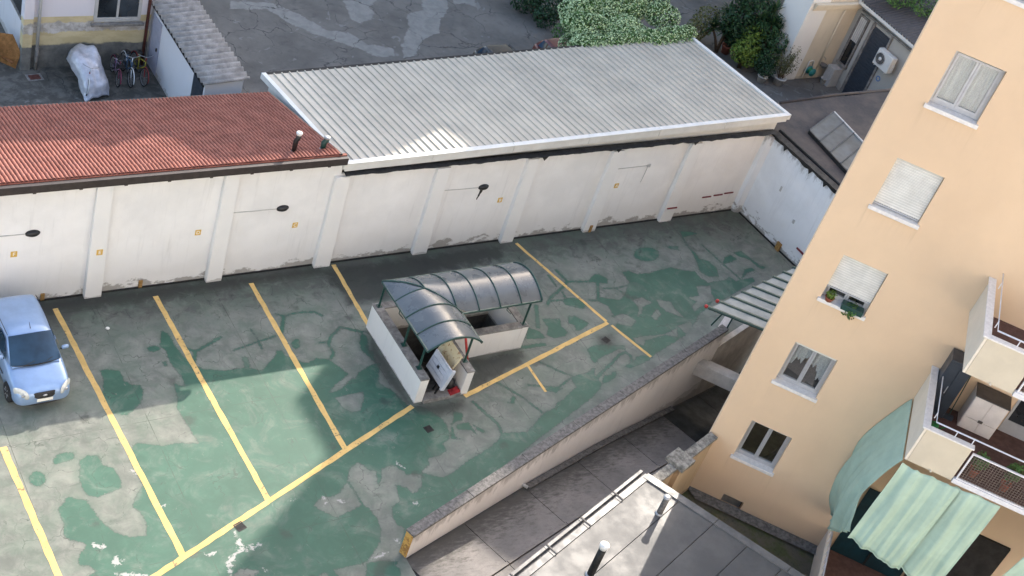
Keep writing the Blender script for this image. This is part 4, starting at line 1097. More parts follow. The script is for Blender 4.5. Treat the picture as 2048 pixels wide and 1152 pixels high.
# ------------------------------------------------------------------ courtyard strip, low wall, flat roof
M['moss'] = NT("mossy_ground"); t = M['moss']
n1, n2 = t.noise(1.4, 7, .7), t.noise(12, 5, .7)
c = t.mix(t.ramp(n1, .4, .62), srgb(92, 87, 76), srgb(76, 82, 52)); c = t.mix(t.ramp(n2, .5, .75, 0, .6), c, srgb(48, 46, 40))
t.color(c); t.rough(.95); t.bump(n2, .5, .03); M['moss'] = t.m
court = MB()
court.add([bw_(0.05, 0, -.5), bw_(15, 0, -.62), bw_(15, -7, -.62), bw_(3.5, -7.5, -.62), bw_(-1.2, -2.2, -.5), (23.3, 17.1, -.5), (26.2, 18.05, -.5)], [(0, 1, 2, 3, 4, 5, 6)])
structure(court.build("courtyard_ground", M['moss']))
structure(MB().add([bw_(0, -.02, -.40), bw_(15, -.02, -.42), bw_(15, -.42, -.44), bw_(0.5, -.42, -.42)], [(0, 1, 2, 3)]).build("courtyard_path", M['stone_dark']))
lw = empty("low_wall", (25, 17.8, 0), 0, "ochre low wall with weathered stone coping and a square pillar beside the ramp", "wall")
M['ochre'] = dirty_wall("ochre_render", srgb(194, 168, 136), srgb(120, 108, 92), -.5, .4, True, 1.85, .8)
M['lichen'] = basic("lichen_stone", srgb(136, 132, 124), .6, 7, .95, bump=.6, fine=18)
ld = Vector((26.27 - 23.35, 18.15 - 17.16)).normalized(); ln = Vector((ld.y, -ld.x))
def lwq(t0, t1, o0, o1):
    b0 = Vector((23.35, 17.26)); return [tuple(b0 + ld * t0 + ln * o0), tuple(b0 + ld * t1 + ln * o0), tuple(b0 + ld * t1 + ln * o1), tuple(b0 + ld * t0 + ln * o1)]
P(MB().prism(lwq(0, 3.06, .03, .19), -2.2, 1.80).build("wall_panel", M['ochre']), lw)
for a, b in ((0, .95), (1.45, 2.25), (2.262, 3.06)): P(MB().prism(lwq(a, b, -.03, .26), 1.80, 1.9).build("coping_stone", M['lichen'], bevel=.015), lw)
P(MB().prism(lwq(.98, 1.42, -.1, .34), -2.2, 1.86).build("pillar", M['ochre'], bevel=.01), lw)
P(MB().prism(lwq(.88, 1.52, -.2, .44), 1.86, 2.02).build("pillar_cap", M['lichen'], bevel=.02), lw)

fr_ = empty("flat_roof_building", (20, 14, 0), 0, "flat grey metal-sheet roof with two flue pipes in the foreground", "building")
M['zinc'] = basic("zinc_sheet", srgb(88, 88, 88), .22, .9, .55, .1, .15, 40)
M['zinc_light'] = basic("zinc_trim", srgb(106, 106, 106), .25, 2.5, .5, .15, .1)
ed = Vector((math.cos(R(20.16)), math.sin(R(20.16)))); en = Vector((ed.y, -ed.x)); E0 = Vector((23.10, 17.43))
e2 = Vector((math.cos(R(-62)), math.sin(R(-62))))
def rq(a0, a1, o0, o1): return [tuple(E0 + ed * a0 + en * o0), tuple(E0 + ed * a1 + en * o0), tuple(E0 + ed * a1 + en * o1), tuple(E0 + ed * a0 + en * o1)]
kk = (e2.dot(ed)) / (e2.dot(en))          # how the right edge drifts along the eave per metre inwards
def rqs(o0, o1, a0=-12): return [tuple(E0 + ed * a0 + en * o0), tuple(E0 + ed * (kk * o0 - .12) + en * o0), tuple(E0 + ed * (kk * o1 - .12) + en * o1), tuple(E0 + ed * a0 + en * o1)]
P(MB().prism(rqs(.06, 12), -2.5, 1.78).build("walls", M['ochre']), fr_)
offs = [.24, 1.27, 2.37, 3.43, 4.5, 5.6, 6.7, 7.8, 9, 10.2, 12]
for o0, o1 in zip(offs[:-1], offs[1:]):
    P(MB().prism(rqs(o0 + .004, o1 - .012), 1.78, 1.895).build("roof_sheet", M['zinc'], bevel=.004), fr_)
    P(MB().prism(rqs(o1 - .035, o1 - .014), 1.895, 1.905).build("seam", M['zinc']), fr_)
for i in range(8):
    a0, a1 = -12 + i * 1.51, -12 + (i + 1) * 1.51 - .015
    P(MB().prism(rq(a0, a1, -.12, -.03), 1.72, 1.93).build("gutter_edge", M['zinc_light'], bevel=.006), fr_)
    P(MB().prism(rq(a0, a1, -.028, .05), 1.80, 1.84).build("gutter_bed", M['stone_dark']), fr_)
    P(MB().prism(rq(a0, a1, .052, .238), 1.80, 1.925).build("edge_flashing", M['zinc_light'], bevel=.006), fr_)
    P(MB().prism(rq(a0 + .1, a0 + .14, -.13, .25), 1.928, 1.945).build("gutter_strap", M['stone_dark']), fr_)
for i in range(5):
    s0, s1 = .1 + i * 2.3, .1 + (i + 1) * 2.3 - .015
    base = E0 + ed * .0
    A_, B_ = base + e2 * s0, base + e2 * s1
    P(MB().prism([tuple(A_ - ed * .14), tuple(A_ + ed * .12), tuple(B_ + ed * .12), tuple(B_ - ed * .14)], 1.74, 1.935).build("verge_flashing", M['zinc_light'], bevel=.006), fr_)
flue(22.73, 16.06, 1.9, .68, .085, False, "short grey flue with a domed cowl near the flat roof's corner", cap=M['grey_metal'], mat=M['stone_dark'])
flue(19.64, 14.87, 1.9, 1.2, .10, False, "tall dark flue with a white cowl at the picture's lower edge on the flat roof", cap=M['fascia'], mat=M['iron_dark'])

# ------------------------------------------------------------------ footbridge and striped canopy over the ramp
br = empty("footbridge", (31, 22, 0), 0, "pale concrete footbridge slabs crossing the dark ramp mouth", "footbridge")
M['pale_conc'] = basic("pale_concrete", srgb(196, 190, 182), .22, 2.2, .85, bump=.3)
c1 = Vector((30.15, 22.75)); 
def fq(p, L, w, wdir): 
    p = Vector(p); return [tuple(p), tuple(p + fdv * L), tuple(p + fdv * L + wdir * w), tuple(p + wdir * w)]
P(MB().prism(fq((29.72, 22.52), 2.9, .36, fnv), -.62, -.10).build("beam", M['pale_conc'], bevel=.02), br)
P(MB().prism(fq((30.02, 22.78), 2.7, .5, fnv), -.75, -.45).build("ledge", M['pale_conc']), br)
P(MB().prism(along(15.32, 22.5, 0, .2), -3.3, .06).build("deck_edge", M['pale_conc'], bevel=.01), br)
P(MB().prism([(30.8, 22.92), (31.05, 23.0), (31.9, 23.65), (31.7, 23.75), (30.7, 23.1)], -1.2, .8).build("end_parapet", M['ramp_wall']), br)
gr_end = BX(33.5, 39, 20.5, 24.5, -3.4, -.72)
ca2 = empty("striped_canopy", (31, 22.5, 2.3), 0, "low canopy of pale panels and dark green ribs beside the beige building", "canopy")
M['poly_panel'] = basic("polycarbonate_panel", srgb(122, 132, 134), .14, 3, .45, 0, .03)
lead = Vector((29.18, 22.56)); ldir = Vector((33.63 - 29.18, 23.64 - 22.56)).normalized()
nb = 8; wpan = .60
for i in range(nb):
    p0 = lead + ldir * (i * wpan); p1 = lead + ldir * ((i + 1) * wpan)
    a0, a1 = p0 + ldir * .02, p1 - ldir * .02
    q = [tuple(a0), tuple(a1), tuple(a1 + fdv * 2.15), tuple(a0 + fdv * 2.15)]
    P(MB().prism(q, lambda p, a=a0: 2.40 + .05 * (Vector(p) - a).dot(fdv), lambda p, a=a0: 2.415 + .05 * (Vector(p) - a).dot(fdv)).build("roof_panel", M['poly_panel']), ca2)
for i in range(nb + 1):
    p0 = lead + ldir * (i * wpan) - fdv * .06
    P(MB().tube([(p0.x, p0.y, 2.42), tuple((p0 + fdv * 2.2)) + (2.53,)], .06, 6).build("rib", M['green_paint_metal']), ca2)
P(MB().tube([tuple(lead) + (2.37,), tuple(lead + ldir * nb * wpan) + (2.37,)], .03, 8).build("eave_beam", M['green_paint_metal']), ca2)
for p in ((30.42, 23.16, .88), (31.0, 22.98, .5), (33.2, 23.5, 0)):
    q = lead + ldir * ((Vector(p[:2]) - lead).dot(ldir)) + fdv * .1
    P(MB().tube([p, (q.x, q.y, 2.38)], .028, 8).build("post", M['green_paint_metal']), ca2)
M['red_paint'] = basic("red_paint", srgb(176, 52, 48), .2, 8, .5)
for k in (0, 1):
    p0 = lead + ldir * (k * wpan) - fdv * .14
    P(MB().lathe([(.02, -.06), (.055, -.04), (.065, 0), (.055, .04), (.02, .06)], (p0.x, p0.y, 2.42), 14).build("red_end_cap", M['red_paint'], None, True), ca2)

# ------------------------------------------------------------------ unseen blocks added towards the sun, rooflines shaped to cast the shade
SD = Vector((math.cos(SUN_AZ), math.sin(SUN_AZ))); SPN = Vector((-SD.y, SD.x)); KS = 1 / math.tan(SUN_EL)
def skyline(profile, name, label, T0=74.0, depth=9):
    pts = []
    for p, tb in profile: pts.append((p, (T0 - tb) / KS))
    vs_ = []
    for dd in (0, depth):
        for p, z in pts:
            b = SD * (T0 + dd) + SPN * p; vs_.append((b.x, b.y, z))
        for p, z in pts[::-1]:
            b = SD * (T0 + dd) + SPN * p; vs_.append((b.x, b.y, -1))
    n = 2 * len(pts)
    mb = MB().add(vs_, [tuple(range(n)), tuple(range(2 * n - 1, n - 1, -1))] + [(i, (i + 1) % n, n + (i + 1) % n, n + i) for i in range(n)])
    return tag(mb.build(name, M['panel']), label, "building")
skyline([(-7, 26), (4.4, 26)], "shade_block", "pale block added beyond the beige building to cast shade, out of the picture")
skyline([(4.4, 2), (8.4, 2)], "shade_tower", "slim pale tower added beyond the yards to cast shade, out of the picture")
skyline([(8.4, 25.6), (10.2, 26.8), (10.35, 29.5), (11.5, 30.2), (12.0, 27), (12.6, 25.6), (13.5, 24.3), (14.2, 23.3), (15.3, 21.7), (16.2, 22.2), (17.0, 22.9), (17.7, 23.1), (18.1, 20.9), (19.0, 21.3), (19.6, 20.6), (20.4, 19.8), (22, 19.4), (26, 19.0), (35, 18)], "shade_roofline_block", "long pale block added beyond the yards, its uneven roofline shaped to cast shade, out of the picture", 68.0)

M['bounce_render'] = basic("bounce_render", srgb(222, 220, 217), 0.08, 1.5, 0.85)
vb = empty("bounce_building", (0, -13, 0), 0, "pale building added behind the viewer to bounce sunlight, out of the picture", "building")  # unseen building added to bounce sunlight onto the walls and facade
P(BX(-60, 90, -24, -13, -4, 38).build("wall", M['bounce_render']), vb)
P(BX(-60.3, 90.3, -24.3, -12.5, 38, 38.6).build("roof_slab", M['stone']), vb)
for i in range(0): P(BX(-6, 6, -6.0, -4.9, 1.4 + 3.1 * i, 1.6 + 3.1 * i).build("balcony_slab", M['panel']), vb) if 1.4 + 3.1 * i < 26 or 1.4 + 3.1 * i > 32 else None
# ------------------------------------------------------------------ stair hut with vaulted canopy
hut = empty("stair_enclosure", (20, 24.5, 0), 0, "white L-shaped parapet round a stairwell in the middle of the car park", "stair enclosure")
hw = MB
M['stair'] = basic("stair_concrete", srgb(98, 95, 90), .35, 4, .9, bump=.4)
zt = .93
for nm, q in (("left", (19.15, 19.43, 23.08, 26.45)), ("back", (19.433, 23.75, 26.2, 26.45)), ("end", (23.5, 23.75, 24.45, 26.197)), ("front", (20.98, 23.497, 24.45, 24.70)), ("short", (20.72, 20.977, 23.05, 24.70))):
    P(BX(*q, -.05, zt).build("parapet_wall", M['parapet'], bevel=.008), hut)
    P(BX(q[0] - .02 * (nm != 'back'), q[1] + .0, q[2] - .02 * (nm != 'end'), q[3], zt + .001, zt + .055).build("coping", M['stone'], bevel=.008), hut)
# stair shaft and steps
sh = MB(); D = -2.6
sh.add([(19.43, 23.08, D), (20.72, 23.08, D), (20.72, 23.08, .0), (19.43, 23.08, 0)], [(0, 1, 2, 3)])
sh.box(19.20, 19.425, 23.08, 26.4, D, -.055).box(20.725, 20.95, 23.1, 24.69, D, -.055).box(20.98, 23.5, 24.47, 24.66, D, -.055).box(23.53, 23.7, 24.5, 26.3, D, -.055).box(19.43, 23.5, 26.23, 26.4, D, -.055).box(19.3, 23.6, 23.1, 26.3, D - .1, D)
P(sh.build("stairwell", M['stair']), hut)
P(BX(19.434, 20.716, 23.0, 23.30, -.2, .13).build("threshold", M['stone'], bevel=.012), hut)
for i in range(7):
    P(BX(19.434, 20.718, 23.305 + i * .23, 23.305 + (i + 1) * .23, D, -.05 - .17 * i).build("step", M['stair']), hut)
P(BX(19.434, 20.718, 24.92, 26.2, D, -1.27).build("landing", M['stair']), hut)
for i in range(8):
    P(BX(20.72 + i * .26, 20.72 + (i + 1) * .26, 24.705, 26.2, D, -1.4 - .15 * i).build("step", M['stair']), hut)

can = empty("vaulted_canopy", (20, 24.5, .98), 0, "L-shaped vaulted canopy of smoky panels on dark green posts over the stairwell", "canopy")
def smoke():
    t = NT("smoky_panel")
    n = t.noise(1.6, 5, .6, t.mapped((1, 1, .5)))
    t.color(t.mix(t.ramp(n, .3, .7), (.07, .082, .088, 1), (.11, .124, .13, 1)))
    t.rough(t.ramp(n, .3, .7, .22, .34)); t.b.inputs["Specular IOR Level"].default_value = .6
    t.b.inputs["Coat Weight"].default_value = .25; t.b.inputs["Coat Roughness"].default_value = .15
    return t.m
M['smoke'] = smoke()
xL, xR, yF, yB, y0_, xE, ze, rise = 19.12, 20.94, 24.43, 26.25, 23.15, 23.85, 2.06, .36
dg = xR + yF
vz = lambda s: ze + rise * (1 - (2 * s - 1) ** 2)
zx = lambda x: vz((x - xL) / (xR - xL)); zy = lambda y: vz((yB - y) / (yB - yF))
NU = 14
def surf(fn, name):
    mb = MB(); vs_ = []
    for j in range(3):
        for i in range(NU + 1): vs_.append(fn(i / NU, j / 2))
    mb.add(vs_, [(j * (NU + 1) + i, j * (NU + 1) + i + 1, (j + 1) * (NU + 1) + i + 1, (j + 1) * (NU + 1) + i) for j in range(2) for i in range(NU)])
    o = P(mb.build(name, M['smoke'], None, True), can)
    s = o.modifiers.new("solid", 'SOLIDIFY'); s.thickness = .012; es = o.modifiers.new("edges", 'EDGE_SPLIT'); es.split_angle = R(40)
ys = [23.15, 23.88, 24.61, 25.34, 26.25]; xs = [19.12, 20.03, 20.80, 21.56, 22.32, 23.09, 23.85]
for a, b in zip(ys[:-1], ys[1:]):
    def fA(u, v, a=a, b=b):
        y = a + (b - a) * v; xm = max(xL + .002, min(xR, dg - y)); x = xL + (xm - xL) * u; return (x, y, zx(x))
    surf(fA, "roof_panel")
for a, b in zip(xs[:-1], xs[1:]):
    def fB(u, v, a=a, b=b):
        x = a + (b - a) * v; ym = min(yB - .002, max(yF, dg - x)); y = yB + (ym - yB) * u; return (x, y, zy(y))
    surf(fB, "roof_panel")
G_ = M['green_paint_metal']
def arcA(y, xm=None): 
    xm = xm or min(xR, dg - y); return [(xL + (xm - xL) * i / 16, y, zx(xL + (xm - xL) * i / 16) + .012) for i in range(17)]
def arcB(x):
    ym = max(yF, dg - x); return [(x, yB + (ym - yB) * i / 16, zy(yB + (ym - yB) * i / 16) + .012) for i in range(17)]
for y in ys[:-1]: P(MB().tube(arcA(y), .022 if y > 23.2 else .032, 6).build("rib", G_, None, True), can)
for x in xs[1:]: P(MB().tube(arcB(x), .022 if x < 23.8 else .032, 6).build("rib", G_, None, True), can)
hp = [(xL + (xR - xL) * i / 20, dg - (xL + (xR - xL) * i / 20)) for i in range(21)]
P(MB().tube([(a, b, zx(a) + .014) for a, b in hp], .024, 6).build("hip_rib", G_, None, True), can)
for a, b in (((xL, y0_), (xL, yB)), ((xL, yB), (xE, yB)), ((xR, y0_), (xR, yF)), ((xR, yF), (xE, yF))):
    P(MB().tube([(*a, ze - .02), (*b, ze - .02)], .04, 6).build("eave_beam", G_), can)
for x, y in ((19.3, 26.3), (19.29, 24.55), (19.3, 23.55), (20.85, 23.5), (20.9, 24.58), (23.6, 24.58), (23.6, 26.3)):
    P(MB().tube([(x, y, .985), (x, y, ze - .03)], .036, 8).build("post", G_), can)
    P(BX(x - .08, x + .08, y - .08, y + .08, .985, 1.0).build("base_plate", G_), can)
for x, y, dx, dy in ((19.12, 25.0, .1, -.14), (22.6, 24.43, .12, -.1)):
    P(MB().tube([(x, y, ze - .04), (x + .0, y, ze - .18), (x + dx, y + dy, ze - .28)], .016, 6).build("gutter_hook", G_), can)

# things leaning in the stair mouth
M['louvre'] = basic("louvre_grey", srgb(190, 196, 206), .12, 6, .5)
M['rusty_cream'] = NT("rusty_cream"); t = M['rusty_cream']
n = t.noise(7, 6, .7); t.color(t.mix(t.ramp(n, .52, .66), srgb(206, 192, 158), srgb(140, 84, 46))); t.rough(.7); M['rusty_cream'] = t.m
e = empty("louvre_shutter", (19.98, 23.12, .42), 0, "pale grey louvre shutter leaning in the mouth of the stairwell", "shutter")
e.rotation_euler.y = R(16)
BX(-.03, .03, -.02, .95, .0, .70).build("shutter_frame", M['louvre'], e, bevel=.008)
for i in range(4): BX(-.05, -.031, .07, .90, .05 + i * .16, .18 + i * .16).build("slat", M['louvre'], e, bevel=.004)
BX(-.06, -.0505, .44, .54, .34, .44).build("lock_plate", M['lamp_black'], e)
BX(-.06, .08, -.10, -.023, -.03, .74).build("end_rail", M['louvre'], e, bevel=.006)
for y in (.05, .85): BX(-.02, .02, y, y + .05, -.62, -.003).build("support_leg", M['iron_dark'], e)
e = empty("rusty_panel", (20.3, 23.4, .5), 0, "cream metal panel with rust stains behind the louvre shutter", "panel")
e.rotation_euler.y = R(24)
BX(-.03, .03, 0, .95, 0, .85).build("panel_sheet", M['rusty_cream'], e, bevel=.03)
MB().tube([(-.04, .15, .15), (-.05, .4, .5), (-.05, .65, .35), (-.04, .8, .7)], .014, 6).build("pipe_loop", M['rusty_cream'], e, True)
for y in (.1, .8): BX(-.02, .02, y, y + .05, -.7, -.003).build("support_leg", M['iron_dark'], e)
e = empty("red_pole", (21.15, 23.95, 0), 0, "red pole leaning against the stairwell's right-hand parapet", "pole")
MB().tube([(.35, .0, .035), (-.02, .32, 1.5)], .04, 10).build("pole_tube", M['red_paint'], e, True)
MB().lathe([(.045, -.02), (.05, 0), (.045, .03)], (.35, .0, .035), 10).build("foot_cap", M['lamp_black'], e)
M['red_cloth'] = basic("red_cloth", srgb(150, 36, 40), .3, 9, .9, bump=.4)
mb = MB(); vs_ = []
for j in range(9):
    for i in range(9):
        a, b = i / 8 - .5, j / 8 - .5
        vs_.append((a * .42 + .06 * b, b * .22, .02 + .09 * (1 - 4 * a * a) * (1 - 4 * b * b) * (1 + .7 * math.sin(9 * a + 5 * b)) + .02 * math.sin(17 * b)))
mb.add(vs_, [(j * 9 + i, j * 9 + i + 1, j * 9 + i + 10, j * 9 + i + 9) for j in range(8) for i in range(8)])
tag(mb.build("red_rag", M['red_cloth'], None, True, loc=(20.52, 23.13, .135), rz=.2), "crumpled red rag lying on the stairwell's stone threshold", "rag")
e = empty("black_bag", (20.5, 23.38, .0), 0, "dark bag stuffed beside the leaning shutter in the stair mouth", "bag")
mb = MB().lathe([(.05, 0), (.16, .05), (.18, .2), (.12, .38), (.04, .46)], (0, 0, 0), 14)
mb.v = [(v[0] * (1 + .2 * mnoise.noise((v[0] * 9, v[1] * 9, v[2] * 9))), v[1] * (1 + .25 * mnoise.noise((v[1] * 9, v[2] * 8, 3))), v[2]) for v in mb.v]
mb.build("bag_body", M['lamp_black'], e, True)
MB().tube([(.03, 0, .44), (.06, .02, .52), (.0, .04, .54), (-.03, .02, .45)], .008, 6).build("handle", M['lamp_black'], e)

# drains in the deck
def drain(x, y, rz, s, label):
    e = empty("floor_drain", (x, y, 0), rz, label, "drain", "drains in the car park floor")
    f = MB().box(-s, s, -s, -s + .03, .002, .012).box(-s, s, s - .03, s, .002, .012).box(-s, -s + .03, -s + .03, s - .03, .002, .012).box(s - .03, s, -s + .03, s - .03, .002, .012)
    f.build("frame", M['iron_dark'], e)
    BX(-s + .03, s - .03, -s + .03, s - .03, .001, .003).build("pit", M['room'], e)
    for i in range(5):
        a = -s + .05 + i * (2 * s - .1) / 4.6
        BX(a, a + .022, -s + .03, s - .03, .004, .010).build("bar", M['iron_dark'], e)
drain(12.57, 20.2, .3, .13, "small floor drain in the sunny yellow line, lower left")
drain(19.12, 22.03, .2, .12, "small dark floor drain in the green coating before the stairwell")
drain(26.97, 24.13, .4, .12, "small dark floor drain below the yellow line on the right")
mb = MB().lathe([(.02, 0), (.06, .004), (.05, .02), (.01, .026)], (0, 0, 0), 9)
tag(mb.build("paper_scrap", M['sign_white'], None, True, loc=(11.58, 28.02, .003)), "small white scrap of litter on the grey concrete right of the car", "litter")

# ------------------------------------------------------------------ cars
def car_paint(name, c):
    t = NT(name)
    n = t.noise(2.5, 4); n2 = t.noise(60, 2)
    t.color(t.mix(t.ramp(n, .3, .7), scl(c, .92), scl(c, 1.06))); t.b.inputs["Metallic"].default_value = .35
    t.rough(t.ramp(n2, .3, .7, .3, .4)); t.b.inputs["Coat Weight"].default_value = .8; t.b.inputs["Coat Roughness"].default_value = .06
    return t.m
M['car_blue'] = car_paint("car_blue", srgb(142, 168, 202)); M['car_black'] = car_paint("car_black", (.012, .012, .013, 1)); M['car_red'] = car_paint("car_red", srgb(92, 22, 22))
M['tyre'] = basic("tyre", (.015, .015, .016, 1), .3, 20, .85); M['rim'] = basic("rim_silver", srgb(170, 172, 176), .1, 6, .35, .7, .03)
M['car_glass'] = glass("car_glass", (.016, .04, .07, 1), .05); M['lens'] = basic("headlamp_lens", srgb(206, 208, 204), .15, 18, .12, .2, .1); M['black_plastic'] = basic("black_plastic", (.014, .014, .015, 1), .25, 14, .55)
def smoothstep(a, b, x):
    t = max(0, min(1, (x - a) / (b - a))); return t * t * (3 - 2 * t)

def make_car(loc, rz, paint, label, detailed=True, group=None):
    e = empty("parked_car", loc, rz, label, "car", group)
    st = [(0.0, .50, .30, .56), (.05, .64, .24, .63), (.16, .735, .20, .70), (.34, .775, .19, .77), (.62, .795, .18, .855), (.92, .80, .18, .935), (1.3, .80, .18, .985), (1.9, .80, .18, 1.0), (2.5, .80, .18, 1.015), (3.0, .79, .19, 1.02), (3.3, .765, .22, 1.0), (3.44, .72, .28, .94), (3.5, .60, .36, .82)]
    def ring(y, w, zb, zt_):
        h = zt_ - zb
        half = [(0, zb), (w * .82, zb), (w * .97, zb + h * .12), (w, zb + h * .38), (w * .985, zb + h * .66), (w * .93, zt_ - h * .10), (w * .80, zt_), (w * .42, zt_ + .025), (0, zt_ + .035)]
        return [(x, y, z) for x, z in half] + [(-x, y, z) for x, z in half[-2:0:-1]]
    mb = MB(); vs_ = []; n = 16
    for s in st: vs_ += ring(*s)
    fs = [(i * n + k, i * n + (k + 1) % n, (i + 1) * n + (k + 1) % n, (i + 1) * n + k) for i in range(len(st) - 1) for k in range(n)]
    fs += [tuple(range(n)), tuple((len(st) - 1) * n + k for k in range(n))[::-1]]
    mb.add(vs_, fs)
    body = mb.build("body", paint, None, True)
    sm = body.modifiers.new("s", 'SUBSURF'); sm.levels = sm.render_levels = 2
    cutters = []
    for y in (.62, 2.98):
        for sx in (-1, 1):
            c = MB().lathe([(.325, -.16), (.325, .16)], (sx * .80, y, .29), 28, 'x').build("cut", paint)
            b = body.modifiers.new("b", 'BOOLEAN'); b.operation = 'DIFFERENCE'; b.object = c; b.solver = 'EXACT'; cutters.append(c)
    dgp = bpy.context.evaluated_depsgraph_get()
    me = bpy.data.meshes.new_from_object(body.evaluated_get(dgp)); me.materials.clear(); me.materials.append(paint)
    me.polygons.foreach_set("use_smooth", [True] * len(me.polygons))
    old = body.data; body.modifiers.clear(); body.data = me; bpy.data.meshes.remove(old)
    for c in cutters: bpy.data.objects.remove(c)
    body.parent = e
    # cabin: lofted greenhouse
    base = [(.86, .60, .95), (1.1, .70, .985), (1.8, .735, 1.0), (2.6, .735, 1.01), (3.1, .70, 1.02), (3.36, .62, 1.0)]
    def cab(y):     # roof height and half width at station y
        return None
    prof = [(.80, .95, .62, .60), (1.12, 1.18, .69, .62), (1.45, 1.40, .725, .575), (1.62, 1.455, .735, .57), (2.2, 1.485, .74, .575), (2.8, 1.475, .735, .565), (3.02, 1.43, .715, .545), (3.2, 1.25, .68, .57), (3.38, 1.0, .62, .57)]
    mb = MB(); vs_ = []; m = 9
    for y, zt_, wb, wt in prof:
        zb = .90
        k = (zt_ - .95) / .53
        hw_ = [(wb, zb), (wb * .995 + .0, zb + (zt_ - zb) * .25), (wb + (wt - wb) * .72, zb + (zt_ - zb) * .82), (wt * .93, zt_ - .012), (0, zt_ + .02)]
        vs_ += [(x, y, z) for x, z in hw_] + [(-x, y, z) for x, z in hw_[-2::-1]]
    mb.add(vs_, [(i * m + q, i * m + q + 1, (i + 1) * m + q + 1, (i + 1) * m + q) for i in range(len(prof) - 1) for q in range(m - 1)])
    cb = mb.build("cabin", paint, e, True)
    sm = cb.modifiers.new("s", 'SUBSURF'); sm.levels = sm.render_levels = 2
    # windscreen, laid on the raked front of the cabin
    def patch(fn, name, mat, nu=12, nv=6, th=.008):
        mbp = MB(); v2 = [fn(i / nu, j / nv) for j in range(nv + 1) for i in range(nu + 1)]
        mbp.add(v2, [(j * (nu + 1) + i, j * (nu + 1) + i + 1, (j + 1) * (nu + 1) + i + 1, (j + 1) * (nu + 1) + i) for j in range(nv) for i in range(nu)])
        o = mbp.build(name, mat, e, True); return o
    def ws(u, v):
        s = 2 * u - 1
        y = .80 + (1.50 - .80) * v; z = .975 + (1.425 - .975) * v
        w = .665 + (.56 - .665) * v
        bow = .10 * s * s
        return (s * w, y + bow * (1 - .55 * v) - .035 - .02 * math.sin(math.pi * v), z + .035 * (1 - s * s) * (.3 + .5 * v) - .018 * s * s + .02)
    patch(ws, "windscreen", M['car_glass'], 14, 8)
    def rw(u, v):
        s = 2 * u - 1
        return (s * (.56 + .02 * (1 - v)), 3.36 - .30 * v - .06 * s * s, 1.06 + .30 * v)
    patch(rw, "rear_window", M['car_glass'])
    for sx in (-1, 1):
        for (ya, yb, yc, yd) in ((1.08, 1.52, 1.98, 1.98), (2.04, 2.04, 2.62, 2.62), (2.68, 2.68, 3.12, 2.98)):
            def sw_(u, v, ya=ya, yb=yb, yc=yc, yd=yd, sx=sx):
                y = (ya + (yc - ya) * u) * (1 - v) + (yb + (yd - yb) * u) * v
                return (sx * (.752 + (.628 - .752) * v - (.03 if y > 2.9 or y < 1.3 else 0) * (1 - v)), y, 1.03 + .34 * v)
            patch(sw_, "side_window", M['car_glass'], 6, 3)
        if detailed:
            mbm = MB().lathe([(.01, -.10), (.07, -.08), (.085, 0), (.07, .08), (.01, .10)], (0, 0, 0), 12, 'x'); mbm.v = [(v[0] + sx * .86, v[1] * .6 + 1.16, v[2] * .85 + 1.06) for v in mbm.v]
            mir = mbm.build("mirror", paint, e, True)
            BX(sx * .80 - .06, sx * .80 + .06, 1.14, 1.18, 1.0, 1.03).build("mirror_arm", M['black_plastic'], mir)
            # headlamp: rounded almond on the front corner
            mbh = MB(); v3 = []
            K = 18
            for (rad, out) in ((1.0, 0.0), (.8, .02), (.4, .032), (.02, .036)):
                for k in range(K):
                    a = 2 * math.pi * k / K
                    cx, cz = math.cos(a), math.sin(a)
                    px_ = .165 * rad * (abs(cx) ** .75) * math.copysign(1, cx); pz_ = .15 * rad * (abs(cz) ** .75) * math.copysign(1, cz)
                    X = .575 + px_ + .03 * pz_ / .15
                    yy = .03 + .26 * smoothstep(.40, .80, X) + .42 * max(0, pz_ + .02) * .9
                    v3.append((sx * X, yy - out - .03, .635 + pz_))
            mbh.add(v3, [(j * K + k, j * K + (k + 1) % K, (j + 1) * K + (k + 1) % K, (j + 1) * K + k) for j in range(3) for k in range(K)] + [tuple(3 * K + k for k in range(K))])
            hl = mbh.build("headlight", M['lens'], e, True)
            MB().lathe([(.0, -.002), (.045, 0), (.05, .012)], (sx * .56, .02, .64), 14, 'y').build("lamp_bulb", M['rim'], hl, True)
        for y in (.62, 2.98):
            w = empty_part = MB().lathe([(.17, -.085), (.262, -.085), (.285, -.06), (.285, .06), (.262, .085), (.17, .085)], (sx * .715, y, .285), 28, 'x').build("wheel", M['tyre'], e, True)
            MB().lathe([(.02, .05), (.06, .075), (.16, .06), (.178, .082), (.178, -.08)] if sx > 0 else [(.178, .08), (.178, -.082), (.16, -.06), (.06, -.075), (.02, -.05)], (sx * .715, y, .285), 24, 'x').build("rim", M['rim'], w, True)
            sp_ = MB()
            for k in range(6):
                a = k * math.pi / 3
                sp_.tube([(sx * .785, y + .05 * math.cos(a), .285 + .05 * math.sin(a)), (sx * .795, y + .16 * math.cos(a), .285 + .16 * math.sin(a))], .018, 5)
            sp_.build("spokes", M['rim'], w)
    if detailed:
        gm = MB(); v4 = []; K = 20
        for (rad, out) in ((1.0, 0.0), (.85, .015), (.02, .016)):
            for k in range(K):
                a = 2 * math.pi * k / K; cx, cz = math.cos(a), math.sin(a)
                v4.append((.29 * rad * abs(cx) ** .55 * math.copysign(1, cx), -.012 + .05 * (rad * cx) ** 2 - out + .04 * cz * rad, .60 + .085 * rad * abs(cz) ** .6 * math.copysign(1, cz)))
        gm.add(v4, [(j * K + k, j * K + (k + 1) % K, (j + 1) * K + (k + 1) % K, (j + 1) * K + k) for j in range(2) for k in range(K)] + [tuple(2 * K + k for k in range(K))])
        gr = gm.build("grille", M['black_plastic'], e, True)
